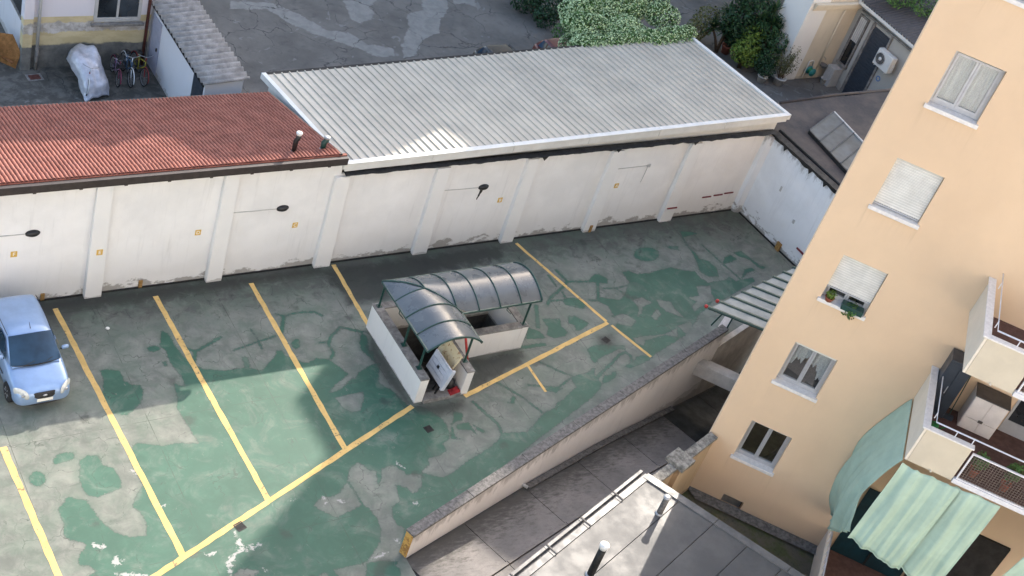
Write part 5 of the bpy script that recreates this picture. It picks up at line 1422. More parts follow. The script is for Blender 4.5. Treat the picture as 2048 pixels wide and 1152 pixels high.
        mbe = MB().lathe([(.0, -.03), (.04, -.028), (.045, -.01)], (0, -.01, .60), 16, 'y'); mbe.v = [(v[0] * 1.4, v[1], .60 + (v[2] - .60) * .8) for v in mbe.v]
        mbe.build("emblem", M['rim'], gr, True)
        BX(-.21, .21, -.045, -.03, .405, .505).build("number_plate", M['sign_white'], e, bevel=.004)
        MB().tube([(s_ * .62, .05 + .10 * abs(s_) ** 3 - .03, .345) for s_ in np.linspace(-1, 1, 13)], .016, 6).build("bumper_groove", M['black_plastic'], e)
        MB().tube([(s_ * .55, .02 + .10 * abs(s_) ** 3 - .0, .27) for s_ in np.linspace(-1, 1, 13)], .03, 6).build("lower_intake", M['black_plastic'], e)
        for a, b in (((-.35, .775, .985), (.15, .88, 1.055)), ((.18, .775, .985), (.52, .93, 1.045))):
            MB().tube([a, ((a[0] + b[0]) / 2, (a[1] + b[1]) / 2 - .01, (a[2] + b[2]) / 2 + .022), b], .010, 6).build("wiper", M['black_plastic'], e)
        MB().tube([(-.62 + 1.24 * i / 12, .765 + .10 * (2 * i / 12 - 1) ** 2, .975 - .01 * (2 * i / 12 - 1) ** 2) for i in range(13)], .018, 6).build("cowl", M['black_plastic'], e)
        MB().tube([(.05, 1.62, 1.48), (.05, 1.75, 1.60)], [.012, .005], 6).build("antenna", M['black_plastic'], e)
        for sx in (-1, 1):
            MB().tube([(sx * .565, 1.55, 1.445), (sx * .585, 2.2, 1.475), (sx * .575, 2.9, 1.455)], .009, 5).build("roof_strip", M['black_plastic'], e)
            MB().tube([(sx * .805, 1.0, .62), (sx * .808, 2.0, .62), (sx * .805, 2.75, .62)], .012, 5).build("side_moulding", M['black_plastic'], e)
            BX(sx * .80 - .012, sx * .80 + .012, 1.72, 1.86, .82, .85).build("door_handle", paint, e)
    return e
make_car((9.02, 25.33, 0), R(1.5), M['car_blue'], "light blue hatchback parked nose-out at the left edge of the car park")
make_car((31.0, 36.45, 0), R(3), M['car_black'], "black car mostly hidden behind the ribbed metal roof", True, "cars behind the metal roof")
make_car((34.15, 36.75, 0), R(3), M['car_red'], "dark red car mostly hidden behind the ribbed metal roof beside the white bush", True, "cars behind the metal roof")
# ------------------------------------------------------------------ yards behind the garages
def yard_mat():
    t = NT("yard_asphalt")
    n1, n2, n3 = t.noise(.5, 7, .62), t.noise(2.4, 7, .7, None, .5), t.noise(14, 6, .7)
    a = t.mix(t.ramp(n1, .3, .7), srgb(90, 87, 82), srgb(114, 110, 104))
    a = t.mix(t.ramp(n2, .5, .75, 0, .55), a, srgb(64, 63, 60))
    x, y, z = t.sep()
    left = t.ramp(x, 17.0, 19.0, .65, 0.0)
    a = t.mix(left, a, t.mix(t.ramp(n2, .42, .62), srgb(56, 56, 51), srgb(106, 104, 98)))
    c = t.mix(t.ramp(n2, .3, .7), srgb(122, 121, 116), srgb(142, 140, 134))
    k = t.ramp(t.math('ADD', t.attr("coat"), t.math('MULTIPLY', t.math('SUBTRACT', n2, .5), .5)), -.03, .05, 0, .85)
    col = t.mix(k, a, c)
    vw = t.n.new('ShaderNodeVectorMath'); vw.operation = 'ADD'; nz = t.n.new('ShaderNodeTexNoise'); nz.inputs['Scale'].default_value = .8; nz.inputs['Detail'].default_value = 6; t.link(t.pos, nz.inputs['Vector']); sc_ = t.n.new('ShaderNodeVectorMath'); sc_.operation = 'SCALE'; sc_.inputs['Scale'].default_value = 1.6; t.link(nz.outputs['Color'], sc_.inputs[0]); t.link(t.mapped((1, 1, .01)), vw.inputs[0]); t.link(sc_.outputs[0], vw.inputs[1])
    v = t.voro(.5, vw.outputs[0])
    w = t.math('ADD', v, t.math('MULTIPLY', t.math('SUBTRACT', n3, .5), .03))
    cr = t.math('MULTIPLY', t.ramp(w, .0, .016, .85, 0), t.ramp(n1, .42, .55))
    col = t.mix(cr, col, srgb(46, 46, 44))
    patch = t.ramp(t.noise(1.1, 4, .5, None, 1.5), .66, .69, 0, .6)
    col = t.mix(patch, col, srgb(128, 127, 123))
    col = t.mix(t.ramp(n3, .55, .8, 0, .4), col, srgb(72, 71, 68))
    t.color(col); t.rough(.9); t.bump(t.math('ADD', n3, t.math('MULTIPLY', cr, -2)), .3, .015)
    return t.m
M['yard'] = yard_mat()
yard = grid_ground("yard_ground", M['yard'], 3, 60, 34.5, 56, .1, lambda x, y: np.zeros_like(x), YARD_OPS)
structure(MB().add([(37.2, 24, -.02), (60, 24, -.02), (60, 34.5, -.02), (37.2, 34.5, -.02)], [(0, 1, 2, 3)]).build("garden_ground", M['moss']))
structure(MB().add([(-300, -300, -4), (300, -300, -4), (300, 300, -4), (-300, 300, -4)], [(0, 1, 2, 3)]).build("ground", M['stone_dark']))
structure(MB().add([(-200, 56, -.01), (300, 56, -.01), (300, 300, -.01), (-200, 300, -.01)], [(0, 1, 2, 3)]).build("street_ground", M['stone_dark']))
BXr = lambda *a: BX(*a)

# old house on the left
house = empty("old_house", (15, 43, 0), 0, "old house wall with peeling yellow and grey paint behind the bicycles", "house")
def peel_mat():
    t = NT("peeling_paint")
    x, y, z = t.sep()
    n1, n2, n3 = t.noise(.9, 8, .66, t.mapped((1, 1, 2.6))), t.noise(2.4, 7, .7), t.noise(8, 4, .6, t.mapped((1, 1, 2)))
    zz = t.math('ADD', z, t.math('MULTIPLY', t.math('SUBTRACT', n1, .5), .5))
    grey = t.mix(t.ramp(n2, .35, .7), srgb(92, 94, 92), srgb(126, 126, 122))
    yel = t.mix(t.ramp(n1, .4, .6), srgb(188, 174, 136), srgb(204, 191, 154))
    bare = t.mix(t.ramp(n2, .4, .6), srgb(158, 154, 148), srgb(198, 196, 194))
    band = t.ramp(t.math('ABSOLUTE', t.math('SUBTRACT', t.math('ADD', z, t.math('MULTIPLY', t.math('SUBTRACT', n2, .5), .5)), 1.62)), .16, .22, 1, 0)
    yel = t.mix(band, yel, bare)
    yel = t.mix(t.ramp(n3, .66, .72, 0, .8), yel, srgb(96, 88, 78))
    col = t.mix(t.ramp(zz, .88, .98), grey, yel)
    col = t.mix(t.ramp(z, 2.03, 2.05), col, srgb(212, 210, 216))
    t.color(col); t.rough(.9); t.bump(n2, .4, .02)
    return t.m
M['peel'] = peel_mat()
P(BX(12.75, 17.08, 41.25, 41.55, -.1, 6).build("front_wall", M['peel']), house)
M['blue_white'] = dirty_wall("cool_white_wall", srgb(206, 208, 214), srgb(140, 134, 126), 0, .5, True, None, .8)
P(BX(12.75, 13.05, 41.553, 50, -.1, 6).build("side_wall", M['blue_white']), house)
P(BX(12.62, 12.95, 41.12, 41.42, -.1, 6.0).build("corner_pier", M['peel'], bevel=.01), house)
f = BX(15.05, 16.66, 41.19, 41.249, 1.82, 1.9); f.box(15.02, 15.13, 41.2, 41.249, 1.9, 3.4).box(16.57, 16.68, 41.2, 41.249, 1.9, 3.4).box(15.80, 15.88, 41.215, 41.249, 1.98, 3.4).box(15.13, 16.57, 41.21, 41.249, 1.903, 1.98)
w = P(f.build("window", M['conduit'], None), house)
P(BX(15.14, 15.80, 41.232, 41.247, 1.98, 3.4).build("pane", M['dark_glass']), w); P(BX(15.88, 16.57, 41.232, 41.247, 1.98, 3.4).build("pane", M['dark_glass']), w)
for o in w.children: o.matrix_parent_inverse = Matrix()
P(BX(14.92, 16.78, 41.05, 41.189, 1.70, 1.80).build("sill", M['stone'], bevel=.01), house)
f = BX(12.70, 12.749, 41.75, 44.2, 1.62, 1.70)
w2 = P(f.build("window", M['stone']), house)
o = BX(12.735, 12.748, 41.9, 44.0, 1.72, 3.4).build("pane", M['dark_glass'], w2)
P(MB().tube([(13.14, 41.14, 0), (13.14, 41.14, 6)], .055, 10).build("downpipe", M['conduit'], None, True), house)
P(MB().tube([(13.14, 41.14, 0), (13.14, 41.14, .95)], .06, 10).build("downpipe_foot", M['stone'], None, True), house)
M['rust_pipe'] = basic("rust_pipe", srgb(92, 52, 44), .3, 8, .7)
P(MB().tube([(16.93, 41.16, 0), (16.93, 41.16, 6)], .055, 10).build("downpipe", M['rust_pipe'], None, True), house)

# shed with corrugated roof
shed = empty("corrugated_shed", (17.8, 39, 0), 0, "white shed with a grey corrugated cement roof between the two yards", "shed")
M['shed_wall'] = dirty_wall("shed_wall", srgb(218, 219, 224), srgb(140, 134, 122), 0, .35, False, None, .8)
P(MB().prism([(17.17, 36.2), (18.5, 36.2), (18.5, 43), (17.17, 43)], 0, lambda p: 2.45 + .08 * (p[0] - 17.17)).build("walls", M['shed_wall']), shed)
M['asbestos'] = basic("fibre_cement", srgb(150, 147, 144), .35, 3, .92, bump=.5, fine=28)
SHW = .30
for sgm in range(4):
    mb = MB(); vs_ = []; n = 9 * 6 if sgm < 3 else 6 * 6
    ya = 36.05 + sgm * 1.75
    for i in range(n + 1):
        y = ya + 1.79 * i / 36 * (36 / (9 * 6)) if False else ya + 1.77 * i / n
        h = .055 * math.sin(2 * math.pi * (y - 36.05) / SHW)
        for xq, zz in ((17.02, 2.56), (17.8, 2.62), (18.66, 2.70)): vs_.append((xq, y, zz + h + (.015 if sgm % 2 else 0) + .002 * sgm))
    mb.add(vs_, [(i * 3 + k, i * 3 + k + 1, i * 3 + 4 + k, i * 3 + 3 + k) for i in range(n) for k in range(2)])
    o = P(mb.build("roof_sheet", M['asbestos'], None, True), shed); sm = o.modifiers.new("s", 'SOLIDIFY'); sm.thickness = .014
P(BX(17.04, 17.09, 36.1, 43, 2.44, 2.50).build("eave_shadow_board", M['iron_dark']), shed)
M['lilac_door'] = basic("lilac_door", srgb(166, 168, 184), .1, 4, .6)
d = P(BX(17.13, 17.168, 40.35, 41.2, .05, 2.15).build("door", M['lilac_door'], bevel=.008), shed)
o = BX(17.09, 17.13, 40.45, 40.5, 1.0, 1.12).build("door_handle", M['iron_dark'], d)
P(BX(17.135, 17.168, 36.3, 37.15, .05, 2.3).build("door", M['cab_dark'], bevel=.008), shed)
P(BX(18.7, 18.86, 36, 43, 0, 1.3).build("yard_wall", M['stone']), shed)

# manhole cover
e = empty("manhole_cover", (12.98, 40.66, 0), .1, "small square rust-red manhole cover by the old house", "manhole cover")
BX(-.27, .27, -.2, .2, .002, .015).build("rim", M['stone'], e); BX(-.19, .19, -.14, .14, .0155, .022).build("lid", M['rust_pipe'], e)

# timber pile and tarp
M['wood'] = basic("old_wood", srgb(138, 92, 52), .4, 7, .85, bump=.4); M['osb'] = basic("osb_board", srgb(148, 104, 58), .4, 6, .85, bump=.3)
for i in range(7):
    x = 11.55 + .1 * i
    e = BX(-.05, .05, -1.1, .9, -.02, .02)
    o = e.build("timber_plank", M['wood'], None, loc=(11.75 + random.uniform(-.25, .25), 42.3 + random.uniform(-.2, .2), .08 + .12 * i), rz=random.uniform(-.5, .5))
    o.rotation_euler.x = random.uniform(-.12, .12); o.rotation_euler.y = random.uniform(-.3, .3)
    tag(o, ["lowest brown timber plank", "second brown timber plank from the ground", "third brown timber plank from the ground", "middle brown timber plank", "third brown timber plank from the top", "second brown timber plank from the top", "topmost brown timber plank"][i] + " in the pile left of the old house", "plank", "timber pile beside the old house")
mb = MB().add([(-.02, -.35, 0), (-.02, .5, .1), (.0, .65, 1.0), (.0, -.05, 1.15), (-.02, -.45, .6)], [(0, 1, 2, 3, 4)])
o = mb.build("board_sheet", M['osb'], None, loc=(12.22, 41.45, .02), rz=R(50)); o.rotation_euler.y = R(14)
sm = o.modifiers.new("s", 'SOLIDIFY'); sm.thickness = .02
tag(o, "broken orange-brown board leaning on the old house's corner", "board")

# bicycles
def bike(loc, rz, lean, frame_c, fork_c, label, scale=1.0, basket=False):
    e = empty("bicycle", loc, rz, label, "bicycle", "bicycles by the shed"); e.rotation_euler.y = lean; e.scale = (scale,) * 3
    fm, fk = frame_c, fork_c
    r = .33
    for y in (0, 1.02):
        w = MB().torus((0, y, r), r - .02, .022, 28, 7, (1, 0, 0)).build("wheel", M['tyre'], e, True)
        MB().torus((0, y, r), r - .045, .010, 28, 5, (1, 0, 0)).build("rim", M['rim'], w, True)
        s = MB()
        for k in range(12):
            a = math.pi * 2 * k / 12; s.tube([(0, y, r), (0, y + (r - .045) * math.cos(a), r + (r - .045) * math.sin(a))], .003, 4, False)
        s.build("spokes", M['rim'], w)
        g = MB().tube([(0, y + (r + .025) * math.cos(a), r + (r + .025) * math.sin(a)) for a in np.linspace(.25 * math.pi, 1.02 * math.pi, 12)] if y == 0 else [(0, y + (r + .025) * math.cos(a), r + (r + .025) * math.sin(a)) for a in np.linspace(0, .8 * math.pi, 12)], .018, 5)
        g.build("mudguard", fk, e, True)
    bb = (0, .60, .28); seat = (0, .74, .80); head = (0, .20, .83); headl = (0, .16, .66)
    fr = MB()
    for a, b in ((seat, bb), (headl, bb), (head, (0, .70, .66)), ((0, 1.02, r), bb), ((0, 1.02, r), (0, .72, .72)), (head, headl)): fr.tube([a, b], .022, 7)
    fr.build("frame", fm, e, True)
    MB().tube([headl, (.0, .08, .5), (0, 0, r)], .02, 6).tube([(0, .21, .83), (0, .23, .98)], .018, 6).build("fork", fk, e, True)
    MB().tube([(-.28, .36, 1.02), (-.2, .24, 1.04), (0, .23, .98), (.2, .24, 1.04), (.28, .36, 1.02)], .013, 6).build("handlebar", M['rim'], e, True)
    mb = MB().lathe([(.02, 0), (.08, .02), (.09, .05), (.03, .08)], (0, .78, .82), 12); mb.v = [(v[0], .78 + (v[1] - .78) * 1.6, v[2]) for v in mb.v]
    mb.build("saddle", M['black_plastic'], e, True)
    MB().torus((.05, .60, .28), .09, .008, 18, 5, (1, 0, 0)).build("chainring", M['rim'], e, True)
    MB().tube([(.06, .60, .28), (.09, .66, .14)], .01, 5).tube([(-.06, .60, .28), (-.09, .54, .42)], .01, 5).build("cranks", M['rim'], e)
    for p in ((.13, .66, .13), (-.13, .54, .43)): BX(p[0] - .05, p[0] + .05, p[1] - .03, p[1] + .03, p[2] - .012, p[2] + .012).build("pedal", M['black_plastic'], e)
    if basket:
        b = MB().box(-.15, .15, -.12, .12, .86, .875); 
        for k in range(7):
            x = -.15 + .05 * k; b.box(x - .004, x + .004, -.123, -.115, .86, 1.08).box(x - .004, x + .004, .115, .123, .86, 1.08)
        b.box(-.155, .155, -.125, -.115, 1.08, 1.095).box(-.155, .155, .115, .125, 1.08, 1.095).box(-.155, -.145, -.125, .125, 1.08, 1.095).box(.145, .155, -.125, .125, 1.08, 1.095)
        b.build("basket", M['black_plastic'], e)
    return e
M['b_pink'] = basic("bike_pink", srgb(150, 66, 92), .1, 9, .35); M['b_violet'] = basic("bike_violet", srgb(140, 126, 156), .1, 9, .35); M['b_blue'] = basic("bike_blue", srgb(70, 104, 136), .1, 9, .35)
M['b_white'] = basic("bike_white", srgb(214, 220, 222), .1, 9, .35); M['b_yellow'] = basic("bike_yellow", srgb(160, 152, 62), .1, 9, .35); M['b_red'] = basic("bike_red", srgb(134, 44, 42), .1, 9, .35)
bike((15.62, 39.92, 0), R(-6), R(6), M['b_violet'], M['b_pink'], "pink and violet bicycle with a dark basket beside the covered one", .92, True)
bike((16.05, 39.85, 0), R(-4), R(4), M['b_blue'], M['b_white'], "blue bicycle with white handlebars in the middle of the row", 1.05)
bike((16.52, 39.88, 0), R(2), R(8), M['b_yellow'], M['b_red'], "yellow bicycle with a red front fork next to the shed wall", 1.02)
bike((14.35, 39.45, 0), R(-14), R(8), M['b_red'], M['b_white'], "bicycle almost hidden under a silver cover, its wheels showing", 1.0)
# silver cover
rows = [[(14.12, 40.98, .5), (14.3, 41.05, .8), (14.55, 41.08, .98), (14.85, 41.0, .85), (15.0, 40.95, .5)],
        [(14.02, 40.4, .66), (14.16, 40.4, 1.0), (14.55, 40.5, 1.02), (14.9, 40.66, 1.16), (15.05, 40.55, .78)],
        [(14.16, 39.95, .42), (14.3, 39.95, .86), (14.65, 40.0, .88), (15.0, 40.05, .80), (15.16, 40.05, .40)],
        [(14.2, 39.45, .20), (14.34, 39.45, .55), (14.7, 39.5, .60), (15.05, 39.55, .5), (15.22, 39.55, .18)],
        [(14.24, 39.02, .02), (14.45, 39.05, .12), (14.72, 39.1, .16), (15.0, 39.22, .13), (15.18, 39.32, .03)]]
M['silver_cover'] = basic("silver_cover", srgb(196, 198, 206), .22, 4, .45, .35, .5, 14)
mb = MB().add([p for r_ in rows for p in r_], [(j * 5 + i, j * 5 + i + 1, j * 5 + i + 6, j * 5 + i + 5) for j in range(4) for i in range(4)])
o = mb.build("bicycle_cover", M['silver_cover'], None, True)
bm = bmesh.new(); bm.from_mesh(o.data); bmesh.ops.subdivide_edges(bm, edges=bm.edges[:], cuts=7, use_grid_fill=True, smooth=.6)
for v in bm.verts:
    p = v.co; v.co += Vector((mnoise.noise(p * 4) * .05, mnoise.noise(p * 4 + Vector((7, 0, 0))) * .04, mnoise.noise(Vector((p.x * 6, p.y * 3, p.z * 2))) * .06 + .02 * mnoise.noise(p * 14)))
    v.co.z = max(.012, v.co.z)
bm.to_mesh(o.data); bm.free(); o.data.polygons.foreach_set("use_smooth", [True] * len(o.data.polygons))
for v in o.data.vertices: v.co.z += .07 if v.co.z > .3 else 0
sm = o.modifiers.new("s", 'SOLIDIFY'); sm.thickness = .006
tag(o, "crumpled silver cover draped over a bicycle in front of the old house", "cover")

# ------------------------------------------------------------------ vegetation
M['leaf_pale'] = leafmat("leaf_pale", srgb(150, 176, 128), .35); M['petal'] = leafmat("petal_white", srgb(176, 198, 150), .25); M['leaf_olive'] = leafmat("leaf_olive", srgb(92, 96, 58), .35); M['leaf_deep'] = leafmat("leaf_deep", srgb(30, 62, 34), .5)
def merge(lst):
    a = MB(); t = []
    for mb, ti in lst: a.add(mb.v, mb.f); t += ti
    return a, t
def bush(name, loc, blobs, lm, label, cat="shrub", size=.11, per=420, group=None, trunk=True, seed=1, petals=0, surf=.55):
    """blobs: list of (dx,dy,dz,rx,ry,rz)"""
    e = empty(name, loc, 0, label, cat, group)
    if trunk:
        st = MB(); g = random.Random(seed)
        for b in blobs[:8]:
            st.tube([(g.uniform(-.08, .08), g.uniform(-.08, .08), 0), (b[0] * .5, b[1] * .5, b[2] * .55), (b[0], b[1], b[2])], [.05, .035, .012], 6)
        st.build("trunk", M['bark'], e, True)
    L = [leaf_cloud(int(per * b[3] * b[5] * 4 + 40), b[:3], b[3:6], size, .8, .35, None, seed * 31 + i, surf) for i, b in enumerate(blobs)]
    mb, ti = merge(L); leaf_obj(mb, ti, "crown", lm, e)
    if petals:
        L = [leaf_cloud(int(petals * b[3] * b[5] * 4 + 30), b[:3], (b[3] * 1.04, b[4] * 1.04, b[5] * 1.04), size * .62, .6, .7, None, seed * 57 + i, .92) for i, b in enumerate(blobs)]
        mb, ti = merge(L); leaf_obj(mb, ti, "blossom", M['petal'], e)
    return e
g = random.Random(5)
# white-flowering climber heaped over the far corner of the metal roof
bl = []
for i in range(26):
    u, v = g.uniform(0, 1), g.uniform(0, 1)
    y = 36.2 + 2.6 * v; x = 32.7 + .7 * v + (4.3 - .5 * v) * u
    bl.append((x - 34.2, y - 37.4, 3.25 + .45 * u + g.uniform(-.15, .3) + .25 * v, g.uniform(.55, .9), g.uniform(.5, .8), g.uniform(.4, .65)))
for x in np.arange(32.3, 37.4, .45): bl.append((x - 34.2, 35.95 - 37.4, 3.6 + .075 * (x - 32), .42, .36, .26))
for x in np.arange(35.4, 37.3, .4): bl.append((x - 34.2, 35.65 - 37.4, 3.85, .34, .32, .2))
for z in (.6, 1.4, 2.2): bl.append((2.4, .2, z, .8, .8, .6)); bl.append((.6, .4, z, 1.2, .9, .6)); bl.append((-.6, .4, z, .8, .8, .6))
bush("flowering_climber", (34.2, 37.4, 0), bl, M['leaf_mid'], "dense climber with pale blossom spilling onto the metal roof's far corner", "climber", .125, 420, seed=4, petals=560, surf=.6)
bush("dark_shrub", (35.7, 43.3, 0), [(-.4, .8, .7, .8, .8, .7), (.5, .2, .6, .7, .8, .6), (.3, 1.4, .8, .9, .8, .8), (-.1, -.5, .5, .6, .6, .5)], M['leaf_deep'], "dark green shrub at the top edge behind the asphalt yard", size=.14, seed=6, per=330)
bush("green_shrub", (36.0, 41.2, 0), [(-.2, .2, .5, .6, .6, .5), (.4, .3, .7, .6, .6, .6), (.1, -.5, .4, .5, .5, .4)], M['leaf_mid'], "mid green shrub just left of the blossoming climber", size=.12, seed=7, per=330)
bush("leafless_shrub", (36.8, 43.3, 0), [(0, 0, .8, .8, .8, .7), (.5, .6, 1.0, .6, .6, .6)], M['leaf_olive'], "sparse brownish shrub between the dark shrub and the climber", size=.1, seed=9, per=120)

def yucca(loc, heads, label, seed=1, mat=None):
    e = empty("yucca", loc, 0, label, "yucca", "spiky plants in the garden")
    g = np.random.default_rng(seed)
    tr = MB(); lv = MB(); ti = []
    for hx, hy, hz, L in heads:
        tr.tube([(0, 0, 0), (hx * .5, hy * .5, hz * .6), (hx, hy, hz)], [.08, .06, .05], 7)
        for k in range(64):
            az = g.uniform(0, 6.283); el = g.uniform(-.3, 1.35)
            d = np.array([math.cos(az) * math.cos(el), math.sin(az) * math.cos(el), math.sin(el)])
            s = np.cross(d, [0, 0, 1]); s /= max(1e-6, np.linalg.norm(s))
            l = L * g.uniform(.7, 1.1); c = np.array([hx, hy, hz])
            p0, p1, p2 = c, c + d * l * .55, c + d * l - np.array([0, 0, .12 * l])
            w = .032
            lv.add([p0 - s * w * .5, p0 + s * w * .5, p1 + s * w, p1 - s * w, p2], [(0, 1, 2, 3), (3, 2, 4)]); q = g.uniform(); ti += [q, q]
    tr.build("trunk", M['bark'], e, True); leaf_obj(lv, ti, "leaves", mat or M['leaf_dark'], e)
    return e
yucca((43.9, 40.2, 0), [(0, 0, 1.1, .75), (.4, .2, 1.4, .7), (-.3, .5, 1.0, .7)], "spiky yucca on the left of the garden plants", 2)
yucca((45.2, 38.9, 0), [(0, 0, 2.3, .8), (.45, -.1, 2.1, .75), (.2, .4, 2.7, .8), (-.4, .3, 2.3, .75)], "tall spiky yucca against the white house wall", 3)
yucca((44.5, 40.4, 0), [(0, 0, 2.2, .8), (.4, .1, 2.5, .8), (-.3, .3, 1.9, .7)], "dark yucca at the top edge in the middle of the garden plants", 5)
bush("lime_shrub", (44.3, 38.9, 0), [(0, 0, 1.1, .66, .6, .6), (.35, .2, 1.6, .55, .5, .5), (-.4, -.1, .9, .55, .5, .5), (.1, -.35, .7, .5, .4, .45)], M['leaf_lime'], "lime green shrub in the middle of the garden plants", size=.15, seed=12, per=300)
bush("round_shrub", (45.1, 38.15, 0), [(0, 0, 1.0, .6, .5, .6), (.25, .1, 1.7, .55, .5, .55), (-.35, .1, .8, .5, .45, .5), (-.1, .5, 1.6, .55, .5, .5)], M['leaf_dark'], "dark rounded shrub between the lime shrub and the wispy one", size=.13, seed=13, per=330)
bush("olive_shrub", (43.5, 41.2, 0), [(0, 0, 1.1, .75, .6, .8), (-.7, -.3, .8, .6, .5, .6), (.7, -.5, 1.4, .6, .6, .6)], M['leaf_olive'], "olive brown shrub deep among the garden plants", size=.13, seed=14, per=260)
bush("tall_evergreen", (44.75, 39.6, 0), [(0, 0, 1.3, .95, .8, .9), (.2, .2, 2.4, 1.0, .8, .8), (-.6, .3, 1.8, .85, .8, .85), (.5, -.3, 1.7, .8, .7, .85), (-.2, .5, 2.9, .8, .8, .6)], M['leaf_deep'], "tall dark evergreen at the back of the garden plants", "tree", size=.16, seed=15, per=300)
def wisp(loc, label):
    e = potted("wispy_shrub", loc, .30, .38, (.5, .5, .9), 1.25, 0, .1, M['leaf_olive'], M['pot_white'], label, "potted shrub", seed=41, stems=0)
    g = np.random.default_rng(8); st = MB(); lv = MB(); ti = []
    for k in range(30):
        az = g.uniform(0, 6.283); sp_ = g.uniform(.1, .75); h = g.uniform(1.1, 2.2)
        p = [np.array([.1 * math.cos(az), .1 * math.sin(az), .33]), np.array([sp_ * .45 * math.cos(az), sp_ * .45 * math.sin(az), h * .55]), np.array([sp_ * math.cos(az), sp_ * math.sin(az), h])]
        st.tube([tuple(q) for q in p], [.012, .009, .004], 4)
        for j in range(34):
            t_ = g.uniform(.35, 1.0)
            c = (p[0] * (1 - t_) ** 2 + 2 * p[1] * t_ * (1 - t_) + p[2] * t_ * t_) + g.normal(size=3) * .06
            d = g.normal(size=3) + np.array([0, 0, .8]); d /= np.linalg.norm(d); s = np.cross(d, g.normal(size=3)); s /= np.linalg.norm(s)
            l = g.uniform(.06, .12); lv.add([c, c + d * l * .5 + s * l * .2, c + d * l, c + d * l * .5 - s * l * .2], [(0, 1, 2, 3)]); ti.append(g.uniform())
    st.build("branches", M['bark'], e); leaf_obj(lv, ti, "leaves", M['leaf_olive'], e)
for o in ():
    pass
wisp((45.55, 37.45, 0), "tall wispy olive shrub in a white pot by the cream house")
potted("potted_shrub", (44.7, 37.7, 0), .24, .34, (.5, .45, .38), .68, 520, .1, M['leaf_deep'], M['pot_white'], "low dark green plant in a small pale pot behind the metal roof's edge", "potted plant", seed=51)
potted("potted_shrub", (44.35, 40.1, 0), .26, .42, (.3, .3, .3), .7, 240, .11, M['leaf_dark'], M['terracotta'], "plant in a terracotta pot at the left of the garden", "potted plant", seed=52)

# ------------------------------------------------------------------ cream house on the right
cr = empty("cream_house", (49, 38, 0), 0, "cream house with a white wing, cornice and roller shutter door behind the garden", "house")
M['cream'] = dirty_wall("cream_render", srgb(206, 196, 176), srgb(150, 144, 130), 0, .35, True, None, .6)
M['grey_render'] = dirty_wall("grey_render", srgb(170, 168, 162), srgb(120, 118, 112), 0, .6, True, None, .6)
M['white_house'] = dirty_wall("white_house", srgb(220, 219, 214), srgb(170, 166, 156), 0, .3, False, None, .5)
P(BX(46.85, 48.9, 37.75, 39.2, -.1, 4.6).build("front_wall", M['cream']), cr)
P(BX(45.7, 46.848, 37.72, 39.2, -.1, 5.5).build("white_wing", M['white_house']), cr)
P(BX(48.9, 56, 37.753, 42, -.1, 4.4).build("rear_block", M['cream']), cr)
P(BX(48.9, 54, 32.0, 37.75, -.1, 4.1).build("annex_wall", M['grey_render']), cr)
for a, b, z0, z1, d in ((45.9, 49.0, 3.72, 3.84, .10), (45.9, 49.0, 3.843, 4.0, .18), (45.9, 49.0, 4.003, 4.1, .24)):
    P(BX(a, b - .1 + d * .2, 37.75 - d, 37.70, z0, z1).build("cornice", M['cream'], bevel=.01), cr)
P(MB().tube([(48.0, 37.70, .5), (48.0, 37.70, 3.7)], .045, 10).build("downpipe", M['cream'], None, True), cr)
P(BX(48.5, 48.92, 32, 37.6, 4.1, 4.26).build("annex_gutter", M['fascia'], bevel=.02), cr)
P(MB().tube([(48.75, 32, 3.86), (48.75, 37.4, 3.86)], .05, 8).build("eave_pipe", M['stone'], None, True), cr)
mb = MB(); vs_ = []; n = 160
for i in range(n + 1):
    y = 32 + 5.5 * i / n; h = .04 * math.sin(2 * math.pi * i / 5)
    vs_ += [(48.5, y, 4.3 + h), (54, y, 5.2 + h)]
mb.add(vs_, [(2 * i, 2 * i + 1, 2 * i + 3, 2 * i + 2) for i in range(n)])
P(mb.build("annex_roof", M['cab_top'], None, True), cr)
f = BX(48.80, 48.899, 36.84, 36.92, 1.15, 3.65); f.box(48.80, 48.899, 37.36, 37.44, 1.15, 3.65).box(48.80, 48.899, 36.92, 37.36, 3.57, 3.65).box(48.74, 48.899, 36.80, 37.48, 1.05, 1.15)
w = P(f.build("window", M['stone']), cr)
BX(48.86, 48.897, 36.92, 37.36, 2.35, 3.57).build("shutter", M['conduit'], w); BX(48.87, 48.897, 36.92, 37.36, 1.15, 2.347).build("pane", M['dark_glass'], w)
for k in range(4): BX(48.82, 48.859, 36.95 + k * .11, 37.0 + k * .11, 2.36, 3.55).build("slat", M['fascia'], w)
o = P(BX(48.85, 48.899, 35.38, 36.42, -.05, 3.6).build("roller_door", M['cab_dark']), cr)
for k in range(24): BX(48.825, 48.849, 35.40, 36.40, .02 + k * .148, .02 + k * .148 + .118).build("slat", M['cab_dark'], o)
P(BX(48.82, 48.90, 36.43, 36.55, 0, 3.75).build("door_frame", M['stone']), cr); P(BX(48.82, 48.90, 35.26, 35.37, 0, 3.75).build("door_frame", M['stone']), cr)
P(BX(48.82, 48.90, 36.58, 36.75, 0, 3.9).build("pier", M['grey_render']), cr)
P(BX(48.3, 48.895, 36.95, 37.45, 0, .95).build("meter_cabinet", M['conduit'], bevel=.015), cr)
def print_mark():
    return basic("blue_print", srgb(70, 120, 180), .2, 30, .7)
P(MB().torus((48.893, 35.0, 1.75), .11, .022, 16, 5, (1, 0, 0)).build("blue_mark", print_mark()), cr)
